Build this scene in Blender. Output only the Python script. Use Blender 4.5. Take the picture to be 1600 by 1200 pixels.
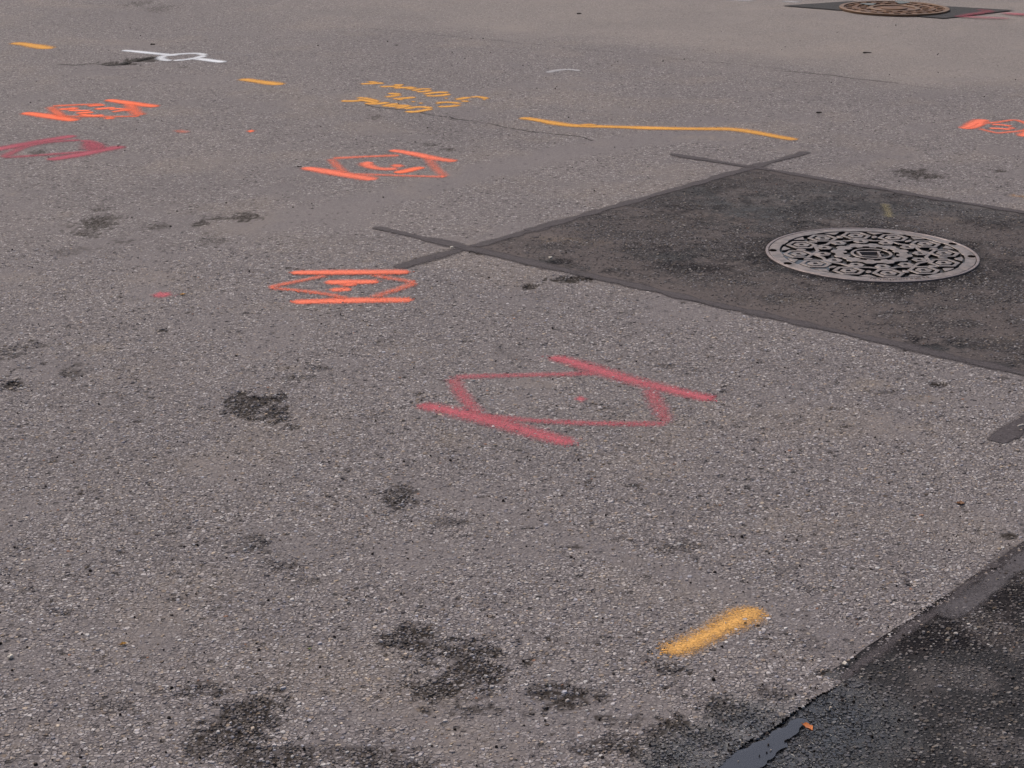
import bpy, math, random
import numpy as np

# ------------------------------------------------------------------ camera, sky, sun, exposure
scene = bpy.context.scene
for o in list(bpy.data.objects):
    bpy.data.objects.remove(o, do_unlink=True)
COL = scene.collection
FPX, PITCH, ROLL, CH = 2814.9, 0.330559, 0.002746, 1.4920
cam_data = bpy.data.cameras.new('camera')
cam_data.sensor_width = 36.0
cam_data.lens = 36.0 * FPX / 1600.0
cam_data.clip_start = 0.05
cam_data.clip_end = 3000.0
cam = bpy.data.objects.new('camera', cam_data)
COL.objects.link(cam)
cam.location = (0, 0, CH)
from mathutils import Matrix
cam.rotation_euler = (Matrix.Rotation(math.pi / 2 - PITCH, 3, 'X') @ Matrix.Rotation(ROLL, 3, 'Z')).to_euler()
scene.camera = cam
scene.render.resolution_x, scene.render.resolution_y = 1024, 768

SUN_EL, SUN_AZ = math.radians(52), math.radians(-40)     # azimuth from +Y, towards -X: ahead and to the left
world = bpy.data.worlds.new('World')
scene.world = world
world.use_nodes = True
wn = world.node_tree.nodes
wl = world.node_tree.links
wn.clear()
sky = wn.new('ShaderNodeTexSky')
sky.sky_type = 'NISHITA'
sky.sun_disc = False
sky.sun_elevation = SUN_EL
sky.sun_rotation = SUN_AZ
sky.air_density = 1.0
sky.dust_density = 6.0
sky.ozone_density = 1.0
bg = wn.new('ShaderNodeBackground')
bg.inputs['Strength'].default_value = 0.10
wo = wn.new('ShaderNodeOutputWorld')
wl.new(sky.outputs[0], bg.inputs['Color'])
wl.new(bg.outputs[0], wo.inputs['Surface'])
sun_data = bpy.data.lights.new('sun', 'SUN')
sun_data.energy = 1.4
sun_data.angle = math.radians(25)
sun_data.color = (1.0, 0.93, 0.86)
sun = bpy.data.objects.new('sun', sun_data)
COL.objects.link(sun)
sdir = np.array([math.sin(SUN_AZ) * math.cos(SUN_EL), math.cos(SUN_AZ) * math.cos(SUN_EL), math.sin(SUN_EL)])
from mathutils import Vector
sun.rotation_euler = Vector(-sdir).to_track_quat('-Z', 'Y').to_euler()
sun.location = (-3, 4, 6)
vs = scene.view_settings
vs.view_transform = 'Standard'
vs.look = 'None'
vs.exposure = 0.40
vs.gamma = 1.0
vs.use_curve_mapping = False

rng = np.random.default_rng(7)

# ------------------------------------------------------------------ helpers: survey, noise, meshes
def G(px, py):
    """place on the flat road that was surveyed at this point of the photograph (metres)"""
    px = np.asarray(px, float); py = np.asarray(py, float)
    x = (px - 800) / FPX; y = -(py - 600) / FPX
    c, s = math.cos(ROLL), math.sin(ROLL)
    x, y = c * x - s * y, s * x + c * y
    dx, dy, dz = x, math.cos(PITCH) + y * math.sin(PITCH), -math.sin(PITCH) + y * math.cos(PITCH)
    t = CH / -dz
    return np.stack([dx * t, dy * t], -1)

def Z(ox, oy, k, pts):
    return [(ox + a / k, oy + b / k) for a, b in pts]

def hash2(ix, iy, seed):
    h = (ix.astype(np.int64) * 374761393 + iy.astype(np.int64) * 668265263 + seed * 2147483647) & 0xFFFFFFFF
    h = ((h ^ (h >> 13)) * 1274126177) & 0xFFFFFFFF
    h = (h ^ (h >> 16)) & 0xFFFFFF
    return h / float(0xFFFFFF)

def vnoise(x, y, scale, seed=0):
    x = x * scale; y = y * scale
    ix = np.floor(x); iy = np.floor(y)
    fx = x - ix; fy = y - iy
    fx = fx * fx * (3 - 2 * fx); fy = fy * fy * (3 - 2 * fy)
    a = hash2(ix, iy, seed); b = hash2(ix + 1, iy, seed)
    c = hash2(ix, iy + 1, seed); d = hash2(ix + 1, iy + 1, seed)
    return (a * (1 - fx) + b * fx) * (1 - fy) + (c * (1 - fx) + d * fx) * fy

def fbm(x, y, scale, octv=4, seed=0):
    t = 0; amp = 0.5; tot = 0
    for i in range(octv):
        t = t + amp * vnoise(x + 17.3 * i, y - 9.1 * i, scale * 2 ** i, seed + i)
        tot += amp; amp *= 0.55
    return t / tot

def sstep(v, a, b):
    t = np.clip((v - a) / (b - a), 0, 1)
    return t * t * (3 - 2 * t)

def add_obj(name, me, mat=None, parent=None, flank=None):
    o = bpy.data.objects.new(name, me)
    COL.objects.link(o)
    if mat is not None:
        me.materials.append(mat)
        if flank is not None:
            me.materials.append(flank)
    if parent is not None:
        o.parent = parent
    return o

def np_mesh(name, verts, faces_list, smooth=False):
    """verts (N,3); faces_list: list of (M,k) int arrays"""
    me = bpy.data.meshes.new(name)
    verts = np.ascontiguousarray(verts, dtype=np.float32)
    me.vertices.add(len(verts))
    me.vertices.foreach_set('co', verts.ravel())
    loops = np.concatenate([f.ravel() for f in faces_list]).astype(np.int32)
    counts = np.concatenate([np.full(len(f), f.shape[1], np.int32) for f in faces_list])
    starts = np.concatenate([[0], np.cumsum(counts)[:-1]]).astype(np.int32)
    me.loops.add(len(loops))
    me.loops.foreach_set('vertex_index', loops)
    me.polygons.add(len(counts))
    me.polygons.foreach_set('loop_start', starts)
    try:
        me.polygons.foreach_set('loop_total', counts)
    except Exception:
        pass
    me.update(calc_edges=True)
    me.polygons.foreach_set('use_smooth', np.full(len(counts), smooth, dtype=bool))
    return me

def set_col(me, name, rgba):
    a = me.attributes.new(name, 'FLOAT_COLOR', 'POINT')
    a.data.foreach_set('color', np.ascontiguousarray(rgba, dtype=np.float32).ravel())

def set_float(me, name, v):
    a = me.attributes.new(name, 'FLOAT', 'POINT')
    a.data.foreach_set('value', np.ascontiguousarray(v, dtype=np.float32))

def tag(o, label=None, cat=None, group=None, kind=None):
    if label: o['label'] = label
    if cat: o['category'] = cat
    if group: o['group'] = group
    if kind: o['kind'] = kind
    return o

def empty(name, loc, rz=0):
    o = bpy.data.objects.new(name, None)
    COL.objects.link(o)
    o.empty_display_size = 0.05
    o.location = loc
    o.rotation_euler = (0, 0, rz)
    return o

# ------------------------------------------------------------------ layout of the repair patches
PL = np.array([-0.154, 5.713])
UA = math.radians(49.1)
U = np.array([math.cos(UA), math.sin(UA)])
W = np.array([math.sin(UA), -math.cos(UA)])
P1U, P1W = 1.672, 2.13
COVER = np.array([1.1618, 5.6483])
COVER2 = G(1397, 15.5)
def uw(x, y):
    dx, dy = x - PL[0], y - PL[1]
    return dx * U[0] + dy * U[1], dx * W[0] + dy * W[1]
def from_uw(u, w):
    return PL[0] + u * U[0] + w * W[0], PL[1] + u * U[1] + w * W[1]
N_U0, N_U1, N_W0, N_W1 = -3.1, -0.3, 2.47, 3.95
FAR_Q = G([1222, 1330, 1585, 1475], [10, 3, 17, 30])

# ------------------------------------------------------------------ stains, silt and damp (metres on the road)
# (px, py, rx px, ry px, strength)
DARK = [(888, 437, 36, 5, 1.3), (395, 636, 54, 21, 1.1), (370, 628, 30, 14, 1.0), (430, 645, 26, 12, .95), (459, 668, 13, 5, .8),
        (623, 780, 33, 19, .8), (700, 815, 28, 9, .45), (398, 850, 36, 16, .6), (440, 882, 42, 13, .4), (470, 905, 30, 9, .4),
        (655, 1003, 58, 26, .85), (735, 1048, 80, 44, .85), (690, 1078, 62, 30, .8), (880, 1087, 62, 22, .8), (740, 1110, 40, 14, .6),
        (1062, 855, 45, 9, .5), (1045, 1046, 36, 10, .7), (378, 1120, 62, 42, .95), (300, 1080, 50, 14, .6), (340, 1165, 66, 30, .66), (560, 1182, 70, 22, .62),
        (420, 1190, 80, 26, .68), (180, 1105, 45, 14, .4), (980, 1125, 40, 10, .5), (118, 580, 24, 14, .6), (18, 548, 30, 13, .6), (20, 602, 26, 8, 1.2),
        (50, 540, 30, 6, .5), (150, 352, 32, 15, .8), (135, 362, 34, 8, .6), (385, 338, 24, 7, .9), (350, 341, 38, 5, .7), (318, 348, 18, 5, .7), (250, 355, 22, 5, .55),
        (330, 375, 28, 10, .4), (190, 378, 22, 5, .5), (110, 392, 40, 8, .35), (828, 448, 12, 4, 1.3), (1472, 601, 17, 5, 1.3), (1570, 837, 18, 6, 1.0),
        (1432, 273, 34, 9, .75), (1555, 266, 12, 2.5, .8), (1150, 1115, 70, 24, .9), (1080, 1150, 80, 30, .85), (1210, 1085, 40, 12, .7), (950, 1165, 55, 16, .7), (1030, 1180, 60, 26, .8),
        (225, 93, 30, 3.0, 1.3), (190, 99, 30, 2.2, 1.3), (245, 89, 15, 1.6, 1.0), (285, 105, 12, 1.6, .5), (590, 183, 16, 4, .5), (618, 71, 5, 1.2, .9),
        (255, 516, 10, 3, .9), (250, 13, 25, 7, .4), (215, 5, 30, 5, .45), (60, 238, 12, 4, .7), (40, 226, 12, 2, .6), (700, 233, 16, 2.5, .7), (675, 226, 14, 2.5, .6),
        (155, 327, 18, 3, .6), (500, 575, 20, 4, .6), (470, 590, 26, 4, .5), (640, 1195, 40, 10, .55), (860, 1020, 20, 6, .5), (970, 842, 16, 5, .5), (1270, 920, 30, 7, .4),
        (1150, 665, 10, 3, .5), (745, 395, 12, 3, .7), (1040, 572, 22, 4, .5), (1385, 612, 26, 4, .5), (100, 955, 22, 6, .5), (280, 935, 14, 4, .7), (35, 895, 40, 9, .3)]
TAN = [(705, 690, 42, 14, .6), (850, 600, 50, 14, .35), (150, 545, 36, 9, .7), (170, 540, 20, 6, .5), (1358, 600, 42, 12, .8), (1440, 622, 26, 8, .6), (1430, 668, 34, 7, .5),
       (1130, 955, 60, 20, .25), (480, 380, 80, 14, .25), (100, 336, 20, 4, .5), (12, 303, 14, 4, .8), (240, 430, 60, 12, .25), (720, 1140, 60, 20, .35), (760, 1175, 70, 16, .35),
       (350, 365, 30, 6, .35), (1370, 815, 30, 7, .4), (1320, 850, 26, 7, .4), (440, 575, 26, 5, .6), (668, 308, 10, 3, .6), (990, 655, 50, 10, .35), (575, 407, 14, 4, .6),
       (1100, 215, 60, 4, .5), (1080, 262, 90, 7, .3), (870, 300, 60, 8, .3), (1240, 235, 40, 5, .3), (20, 1170, 30, 10, .5), (60, 1140, 50, 16, .3)]
SMOOTH = [(800, 470, 90, 18, .55), (700, 505, 60, 10, .3), (1540, 632, 60, 12, .75), (1450, 620, 40, 9, .5), (1360, 212, 36, 4, .8), (870, 1060, 40, 14, .4), (1060, 930, 60, 20, .35),
          (540, 340, 90, 20, .6), (440, 350, 50, 14, .6), (1250, 935, 34, 8, .6), (1300, 980, 22, 7, .5), (660, 1160, 120, 24, .35), (820, 1150, 140, 40, .35), (200, 990, 120, 30, .3),
          (60, 880, 80, 26, .35), (1130, 1010, 80, 20, .3)]
SILT_BANDS = [([(395, 352), (520, 328), (620, 306), (720, 276), (840, 247), (960, 224), (1080, 211)], 0.15, .62),
              ([(640, 752), (760, 790), (900, 842), (1060, 897), (1190, 942), (1310, 992)], 0.055, .5),
              ([(1070, 262), (960, 232), (900, 221)], 0.03, .3)]
JOINT = G(*np.array([(560, 43), (690, 55), (900, 76), (1200, 105), (1330, 122), (1600, 152), (1800, 172)], float).T)

def blobs(x, y, lst, soft=0.62, seed=3):
    out = np.zeros_like(x)
    n1 = fbm(x, y, 26, 4, seed) - 0.5
    n2 = fbm(x, y, 90, 3, seed + 9) - 0.5
    for px, py, rx, ry, st in lst:
        c = G(px, py)
        ex = abs(G(px + rx, py)[0] - c[0]); ey = abs(G(px, py - ry)[1] - G(px, py + ry)[1]) / 2
        m = (np.abs(x - c[0]) < 2.0 * ex) & (np.abs(y - c[1]) < 2.0 * ey)
        if not m.any():
            continue
        d = np.sqrt(((x[m] - c[0]) / ex) ** 2 + ((y[m] - c[1]) / ey) ** 2)
        v = (1.15 - d + 1.9 * n1[m] + 1.6 * n2[m]) / soft
        out[m] = np.maximum(out[m], st * np.clip(v, 0, 1))
    return out

def seg_dist(x, y, pts):
    best = np.full(x.shape, 1e9)
    for a, b in zip(pts[:-1], pts[1:]):
        d = b - a; L2 = (d ** 2).sum() + 1e-12
        t = np.clip(((x - a[0]) * d[0] + (y - a[1]) * d[1]) / L2, 0, 1)
        best = np.minimum(best, np.hypot(x - a[0] - t * d[0], y - a[1] - t * d[1]))
    return best

def road_state(x, y):
    dark = blobs(x, y, DARK)
    # random small ravelled spots, more of them towards the bottom of the view
    f = fbm(x, y, 9, 4, 41)
    nearm = 1 - sstep(y, 4.5, 8.5)
    dark = np.maximum(dark, 0.24 * sstep(f, 0.66, 0.78) * (.25 + .75 * nearm))
    f2 = fbm(x, y, 30, 3, 52)
    dark = np.maximum(dark, 0.70 * sstep(f2, 0.78, 0.83) * (.1 + .9 * nearm))
    tan = blobs(x, y, TAN, 0.9, 13)
    tan = np.maximum(tan, 0.35 * sstep(fbm(x, y, 3.2, 4, 71), 0.55, 0.75))
    sm = blobs(x, y, SMOOTH, 1.0, 23)
    for pts, wid, st in SILT_BANDS:
        g = G(*np.array(pts, float).T)
        d = seg_dist(x, y, g) / wid + 0.9 * (fbm(x, y, 14, 4, 5) - 0.5)
        sm = np.maximum(sm, st * np.clip((1 - d) / 0.5, 0, 1))
    sm = np.maximum(sm, 0.5 * sstep(fbm(x, y, 4.5, 4, 91), 0.56, 0.76))
    u, w = uw(x, y)
    # damp fringe beside the near wet patch
    damp = np.clip(1 - (N_W0 - w - 0.05 + 0.16 * (fbm(x, y, 12, 4, 33) - .5)) / 0.10, 0, 1) * sstep(-u, 1.80, 1.98)
    return dark, tan, sm, damp

# ------------------------------------------------------------------ materials
def new_mat(name):
    m = bpy.data.materials.new(name)
    m.use_nodes = True
    m.node_tree.nodes.clear()
    return m, m.node_tree.nodes, m.node_tree.links

class NT:
    def __init__(self, m):
        self.n = m.node_tree.nodes; self.l = m.node_tree.links
    def node(self, t, **kw):
        n = self.n.new(t)
        for k, v in kw.items(): setattr(n, k, v)
        return n
    def put(self, sock, v):
        if hasattr(v, 'is_output') or isinstance(v, bpy.types.NodeSocket): self.l.new(v, sock)
        else: sock.default_value = v
    def math(self, op, a, b=0.0, c=0.0, clamp=False):
        n = self.node('ShaderNodeMath', operation=op, use_clamp=clamp)
        self.put(n.inputs[0], a); self.put(n.inputs[1], b)
        if op in ('MULTIPLY_ADD',): self.put(n.inputs[2], c)
        return n.outputs[0]
    def maprange(self, v, a, b, c=0.0, d=1.0, smooth=False):
        n = self.node('ShaderNodeMapRange', clamp=True, interpolation_type='SMOOTHSTEP' if smooth else 'LINEAR')
        self.put(n.inputs[0], v); self.put(n.inputs[1], a); self.put(n.inputs[2], b); self.put(n.inputs[3], c); self.put(n.inputs[4], d)
        return n.outputs[0]
    def mix(self, f, a, b, blend='MIX'):
        n = self.node('ShaderNodeMix', data_type='RGBA', blend_type=blend)
        n.clamp_factor = True
        self.put(n.inputs['Factor'], f)
        for s, v in ((n.inputs[6], a), (n.inputs[7], b)):
            self.put(s, (*v, 1) if isinstance(v, tuple) and len(v) == 3 else v)
        return n.outputs[2]
    def noise(self, vec, scale, detail=3, rough=0.55):
        n = self.node('ShaderNodeTexNoise')
        self.put(n.inputs['Vector'], vec); n.inputs['Scale'].default_value = scale
        n.inputs['Detail'].default_value = detail; n.inputs['Roughness'].default_value = rough
        return n.outputs['Fac']
    def vor(self, vec, scale, feature='F1', dim='2D'):
        n = self.node('ShaderNodeTexVoronoi', feature=feature, voronoi_dimensions=dim)
        self.put(n.inputs['Vector'], vec); n.inputs['Scale'].default_value = scale
        return n
    def ramp(self, f, stops, interp='LINEAR'):
        n = self.node('ShaderNodeValToRGB')
        cr = n.color_ramp; cr.interpolation = interp
        while len(cr.elements) < len(stops): cr.elements.new(0.5)
        for e, (p, c) in zip(cr.elements, stops):
            e.position = p; e.color = (*c, 1)
        self.put(n.inputs[0], f)
        return n.outputs[0]

STONES = [(0.00, (.068, .060, .062)), (0.10, (.122, .108, .109)), (0.30, (.180, .160, .161)), (0.50, (.216, .193, .193)),
          (0.68, (.250, .227, .230)), (0.80, (.265, .231, .210)), (0.90, (.312, .287, .288)), (1.00, (.43, .40, .395))]

def asphalt_mat(name, matrix, stone_gain, dark_tint, silt, tan, keep=.60, rough=0.92, spec=0.08, patch=False):
    m, n, l = new_mat(name)
    t = NT(m)
    pos = t.node('ShaderNodeNewGeometry').outputs['Position']
    at = t.node('ShaderNodeAttribute', attribute_name='state')
    sep = t.node('ShaderNodeSeparateColor'); l.new(at.outputs['Color'], sep.inputs[0])
    dark, tann, sm = sep.outputs[0], sep.outputs[1], sep.outputs[2]
    wet = at.outputs['Alpha']
    at2 = t.node('ShaderNodeAttribute', attribute_name='lane').outputs['Fac']
    # warp coordinates a little so the stones are not clean cells
    wn_ = t.node('ShaderNodeTexNoise'); l.new(pos, wn_.inputs['Vector']); wn_.inputs['Scale'].default_value = 160
    vm = t.node('ShaderNodeVectorMath', operation='MULTIPLY_ADD')
    l.new(wn_.outputs['Color'], vm.inputs[0]); vm.inputs[1].default_value = (.004, .004, 0); l.new(pos, vm.inputs[2])
    p2 = vm.outputs[0]
    big = t.vor(p2, 122); bige = t.vor(p2, 122, 'DISTANCE_TO_EDGE')
    sml = t.vor(p2, 260)
    fine = t.noise(pos, 600, 2)
    mid = t.noise(pos, 55, 4)
    large = t.noise(pos, 1.1, 5, 0.6)
    bsep = t.node('ShaderNodeSeparateColor'); l.new(big.outputs['Color'], bsep.inputs[0])
    ssep = t.node('ShaderNodeSeparateColor'); l.new(sml.outputs['Color'], ssep.inputs[0])
    stone = t.ramp(bsep.outputs[0], STONES)
    stone = t.mix(1.0, stone, (stone_gain,) * 3, 'MULTIPLY')
    small = t.ramp(ssep.outputs[0], [(p, tuple(v * .82 * stone_gain for v in c)) for p, c in STONES])
    mcol = t.mix(0.45, matrix, small)
    # stone coverage: distance to cell edge, some cells stay matrix
    has = t.maprange(bsep.outputs[1], .30, .36)
    cov = t.math('MULTIPLY', t.maprange(bige.outputs['Distance'], .05, .16), has)
    cov = t.math('MULTIPLY', cov, t.maprange(sm, .1, .75, 1.0, .12))
    col = t.mix(cov, mcol, stone)
    gap = t.math('MULTIPLY', t.maprange(bige.outputs['Distance'], .0, .05, 1, 0), has)
    col = t.mix(t.math('MULTIPLY', gap, .75), col, (.035, .033, .034))
    # small missing-stone holes
    hole = t.vor(p2, 23)
    hs = t.node('ShaderNodeSeparateColor'); l.new(hole.outputs['Color'], hs.inputs[0])
    hm = t.math('MULTIPLY', t.maprange(hs.outputs[2], .80, .84), t.maprange(hole.outputs['Distance'], .10, .16, 1, 0))
    col = t.mix(t.math('MULTIPLY', hm, .85), col, (.022, .020, .020))
    # silt and tan dust, broken by the texture
    smf = t.math('MULTIPLY', sm, t.maprange(mid, .3, .7, .75, 1.1), clamp=True)
    col = t.mix(t.math('MULTIPLY', smf, .75), col, silt)
    tf = t.math('MULTIPLY', tann, t.maprange(mid, .35, .7, .2, 1.0), clamp=True)
    col = t.mix(t.math('MULTIPLY', tf, .7), col, tan)
    # far lane of another batch: paler, finer
    col = t.mix(t.math('MULTIPLY', at2, .5), col, (.262, .229, .208))
    # ravelled spots: damp bitumen plus the deep gaps' shade put into the colour
    df = t.maprange(t.math('MULTIPLY_ADD', t.math('SUBTRACT', mid, .5), .9, dark), .12, .78)
    df = t.math('MULTIPLY', df, t.maprange(dark, .02, .2))
    col = t.mix(t.math('MULTIPLY', df, t.maprange(cov, 0, 1, .97, keep)), col, dark_tint)
    # large uneven wear
    col = t.mix(1.0, col, t.ramp(large, [(.25, (.90, .90, .91)), (.5, (1, 1, 1)), (.75, (1.09, 1.08, 1.06))]), 'MULTIPLY')
    # water darkens the surface
    col = t.mix(t.math('MULTIPLY', wet, .80), col, (.012, .012, .014))
    h = t.math('MULTIPLY', t.maprange(bige.outputs['Distance'], 0, .22), has)
    h = t.math('MULTIPLY', h, t.maprange(sm, 0, .8, 1, .15))
    h = t.math('MULTIPLY_ADD', fine, .30, h)
    h = t.math('MULTIPLY_ADD', hm, -1.6, h)
    b = t.node('ShaderNodeBump'); b.inputs['Strength'].default_value = .9; b.inputs['Distance'].default_value = .0022
    l.new(h, b.inputs['Height'])
    p = t.node('ShaderNodeBsdfPrincipled')
    l.new(col, p.inputs['Base Color'])
    t.put(p.inputs['Roughness'], t.maprange(wet, 0, 1, rough, .14))
    t.put(p.inputs['Specular IOR Level'], t.maprange(wet, 0, 1, spec, .7))
    l.new(b.outputs[0], p.inputs['Normal'])
    o = t.node('ShaderNodeOutputMaterial'); l.new(p.outputs[0], o.inputs[0])
    return m

def chip_mat():
    m, n, l = new_mat('aggregate_stone')
    t = NT(m)
    pos = t.node('ShaderNodeNewGeometry').outputs['Position']
    at = t.node('ShaderNodeAttribute', attribute_name='col')
    f = t.noise(pos, 420, 3)
    col = t.mix(1.0, at.outputs['Color'], t.ramp(f, [(.3, (.72, .72, .72)), (.7, (1.2, 1.2, 1.2))]), 'MULTIPLY')
    col = t.mix(t.math('MULTIPLY', at.outputs['Alpha'], .70), col, (.015, .015, .018))
    p = t.node('ShaderNodeBsdfPrincipled')
    l.new(col, p.inputs['Base Color'])
    t.put(p.inputs['Roughness'], t.maprange(at.outputs['Alpha'], 0, 1, .78, .12))
    t.put(p.inputs['Specular IOR Level'], t.maprange(at.outputs['Alpha'], 0, 1, .10, .7))
    b = t.node('ShaderNodeBump'); b.inputs['Strength'].default_value = .5; b.inputs['Distance'].default_value = .0008
    l.new(f, b.inputs['Height']); l.new(b.outputs[0], p.inputs['Normal'])
    o = t.node('ShaderNodeOutputMaterial'); l.new(p.outputs[0], o.inputs[0])
    return m

def cover_alpha(t, pos, soft=(.02, .80), n_big=70, n_fine=330, k_big=.45, k_fine=.75):
    cov = t.node('ShaderNodeAttribute', attribute_name='cov').outputs['Fac']
    v = t.math('MULTIPLY_ADD', t.math('SUBTRACT', t.noise(pos, n_fine, 2), .5), k_fine, cov)
    v = t.math('MULTIPLY_ADD', t.math('SUBTRACT', t.noise(pos, n_big, 3), .5), k_big, v)
    vo = t.vor(pos, 105, 'DISTANCE_TO_EDGE')
    v = t.math('ADD', v, t.maprange(vo.outputs['Distance'], 0, .12, -.22, .03))
    return t.maprange(v, soft[0], soft[1]), cov

def paint_mat(name, c, c2=None, k_fine=.75, dirt=.35, soft=(.08, .98), k_big=.45, n_big=70):
    m, n, l = new_mat(name)
    t = NT(m)
    pos = t.node('ShaderNodeNewGeometry').outputs['Position']
    a, cov = cover_alpha(t, pos, soft=soft, k_fine=k_fine, k_big=k_big, n_big=n_big)
    c2 = c2 or tuple(v * .72 for v in c)
    col = t.mix(t.maprange(t.noise(pos, 120, 4), .3, .7), c2, c)
    col = t.mix(t.math('MULTIPLY', t.maprange(t.noise(pos, 260, 2), .60, .75), dirt), col, (.09, .07, .06))
    p = t.node('ShaderNodeBsdfPrincipled')
    l.new(col, p.inputs['Base Color']); p.inputs['Roughness'].default_value = .8
    p.inputs['Specular IOR Level'].default_value = .12
    b = t.node('ShaderNodeBump'); b.inputs['Strength'].default_value = .45; b.inputs['Distance'].default_value = .0012
    vo = t.vor(pos, 105, 'DISTANCE_TO_EDGE')
    l.new(t.math('MULTIPLY_ADD', t.noise(pos, 420, 2), .5, t.maprange(vo.outputs['Distance'], 0, .25)), b.inputs['Height'])
    l.new(b.outputs[0], p.inputs['Normal'])
    tr = t.node('ShaderNodeBsdfTransparent')
    mx = t.node('ShaderNodeMixShader')
    t.put(mx.inputs[0], a); l.new(tr.outputs[0], mx.inputs[1]); l.new(p.outputs[0], mx.inputs[2])
    o = t.node('ShaderNodeOutputMaterial'); l.new(mx.outputs[0], o.inputs[0])
    return m

def simple_mat(name, c, rough=.6, metal=0.0, var=.25, scale=120, bump=.0, spec=.5, c2=None):
    m, n, l = new_mat(name)
    t = NT(m)
    pos = t.node('ShaderNodeNewGeometry').outputs['Position']
    f = t.noise(pos, scale, 4)
    lo = c2 or tuple(v * (1 - var) for v in c)
    hi = c if c2 else tuple(min(1, v * (1 + var)) for v in c)
    col = t.mix(t.maprange(f, .35, .65), lo, hi)
    p = t.node('ShaderNodeBsdfPrincipled')
    l.new(col, p.inputs['Base Color'])
    t.put(p.inputs['Roughness'], t.maprange(t.noise(pos, scale * .4, 3), .3, .7, max(.02, rough - .1), min(1, rough + .1)))
    p.inputs['Metallic'].default_value = metal
    p.inputs['Specular IOR Level'].default_value = spec
    if bump:
        b = t.node('ShaderNodeBump'); b.inputs['Strength'].default_value = .6; b.inputs['Distance'].default_value = bump
        l.new(t.noise(pos, scale * 3, 3), b.inputs['Height']); l.new(b.outputs[0], p.inputs['Normal'])
    o = t.node('ShaderNodeOutputMaterial'); l.new(p.outputs[0], o.inputs[0])
    return m

def water_mat(silt=.6):  # silt: share of murky diffuse that also carries painted sky blue
    m, n, l = new_mat('rain_water')
    t = NT(m)
    pos = t.node('ShaderNodeNewGeometry').outputs['Position']
    fr = t.node('ShaderNodeFresnel'); fr.inputs['IOR'].default_value = 1.45
    b = t.node('ShaderNodeBump'); b.inputs['Strength'].default_value = .12; b.inputs['Distance'].default_value = .001
    l.new(t.noise(pos, 60, 3), b.inputs['Height'])
    g = t.node('ShaderNodeBsdfGlossy'); g.inputs['Roughness'].default_value = .03
    l.new(b.outputs[0], g.inputs['Normal']); l.new(b.outputs[0], fr.inputs['Normal'])
    tr = t.node('ShaderNodeBsdfTransparent'); tr.inputs[0].default_value = (.32, .33, .36, 1)
    mx = t.node('ShaderNodeMixShader')
    l.new(fr.outputs[0], mx.inputs[0]); l.new(tr.outputs[0], mx.inputs[1]); l.new(g.outputs[0], mx.inputs[2])
    df = t.node('ShaderNodeBsdfDiffuse'); df.inputs[0].default_value = (.068, .076, .098, 1)      # murky silt, with bluish sky reflection put into its colour
    m0 = t.node('ShaderNodeMixShader'); m0.inputs[0].default_value = silt
    l.new(tr.outputs[0], m0.inputs[1]); l.new(df.outputs[0], m0.inputs[2]); l.new(m0.outputs[0], mx.inputs[1])
    o = t.node('ShaderNodeOutputMaterial'); l.new(mx.outputs[0], o.inputs[0])
    return m

M_ROAD = asphalt_mat('worn_asphalt', (.100, .087, .088), 1.06, (.017, .012, .009), (.162, .145, .149), (.28, .228, .18), rough=.84, spec=.16)
M_PATCH = asphalt_mat('dark_patch_asphalt', (.027, .023, .026), .42, (.008, .007, .009), (.135, .113, .108), (.185, .145, .112), keep=.82, rough=.85, spec=.07, patch=True)
M_FARP = asphalt_mat('fresh_patch_asphalt', (.035, .035, .038), .28, (.012, .012, .012), (.05, .05, .052), (.06, .055, .05), rough=.8)
M_CHIP = chip_mat()
M_SEAL = paint_mat('seal_bitumen', (.090, .079, .084), (.046, .040, .043), k_fine=.7, dirt=.5, soft=(.1, .85), k_big=1.1, n_big=16)
M_SILT = paint_mat('silted_seal', (.098, .090, .096), (.058, .052, .056), k_fine=.7, dirt=.4, soft=(.15, .85), k_big=1.2, n_big=18)
M_ORANGE = paint_mat('fluorescent_orange_paint', (.95, .19, .085), (.80, .15, .07))
M_CORAL = paint_mat('coral_orange_paint', (.93, .225, .13), (.76, .16, .095))
M_RED = paint_mat('faded_red_paint', (.56, .135, .165), (.46, .115, .14), k_fine=1.0)
M_DRED = paint_mat('dark_red_paint', (.42, .095, .13), (.34, .08, .11))
M_YEL = paint_mat('yellow_ochre_paint', (.72, .36, .075), (.58, .28, .06))
M_YELN = paint_mat('orange_yellow_paint', (.74, .41, .13), (.58, .31, .09), k_fine=1.3, dirt=.6)
M_TICK = paint_mat('pale_yellow_paint', (.30, .26, .15), (.20, .17, .10), k_fine=1.4)
M_WHITE = paint_mat('white_paint', (.72, .74, .78), (.58, .60, .64))
M_FADE = paint_mat('faded_white_paint', (.42, .41, .42), (.33, .32, .33), k_fine=1.0)
M_CRACK = paint_mat('crack_shade', (.012, .011, .011), (.02, .018, .018), k_fine=.5, dirt=0)  # flat ribbon; the shade inside a crack is put into its colour
M_JOINT = paint_mat('paving_joint', (.085, .078, .078), (.06, .055, .055), k_fine=.9, dirt=0)
M_IRON = simple_mat('worn_cast_iron', (.178, .145, .133), rough=.42, metal=.35, var=.32, scale=38, bump=.0006)
M_IRONB = simple_mat('wet_shaded_recess_iron', (.008, .006, .006), rough=.35, metal=.0, var=.4, scale=70, bump=.0015)  # near-black: wet dirt with recess shade put into the colour
M_FRAME = simple_mat('cast_iron_frame', (.21, .17, .165), rough=.48, metal=.45, var=.2, scale=60, bump=.0008)
M_HOLE = simple_mat('keyhole_shade', (.005, .004, .004), rough=.9, var=.2, spec=.0)  # near-black disc colour stands in for the shade inside a keyhole
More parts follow.
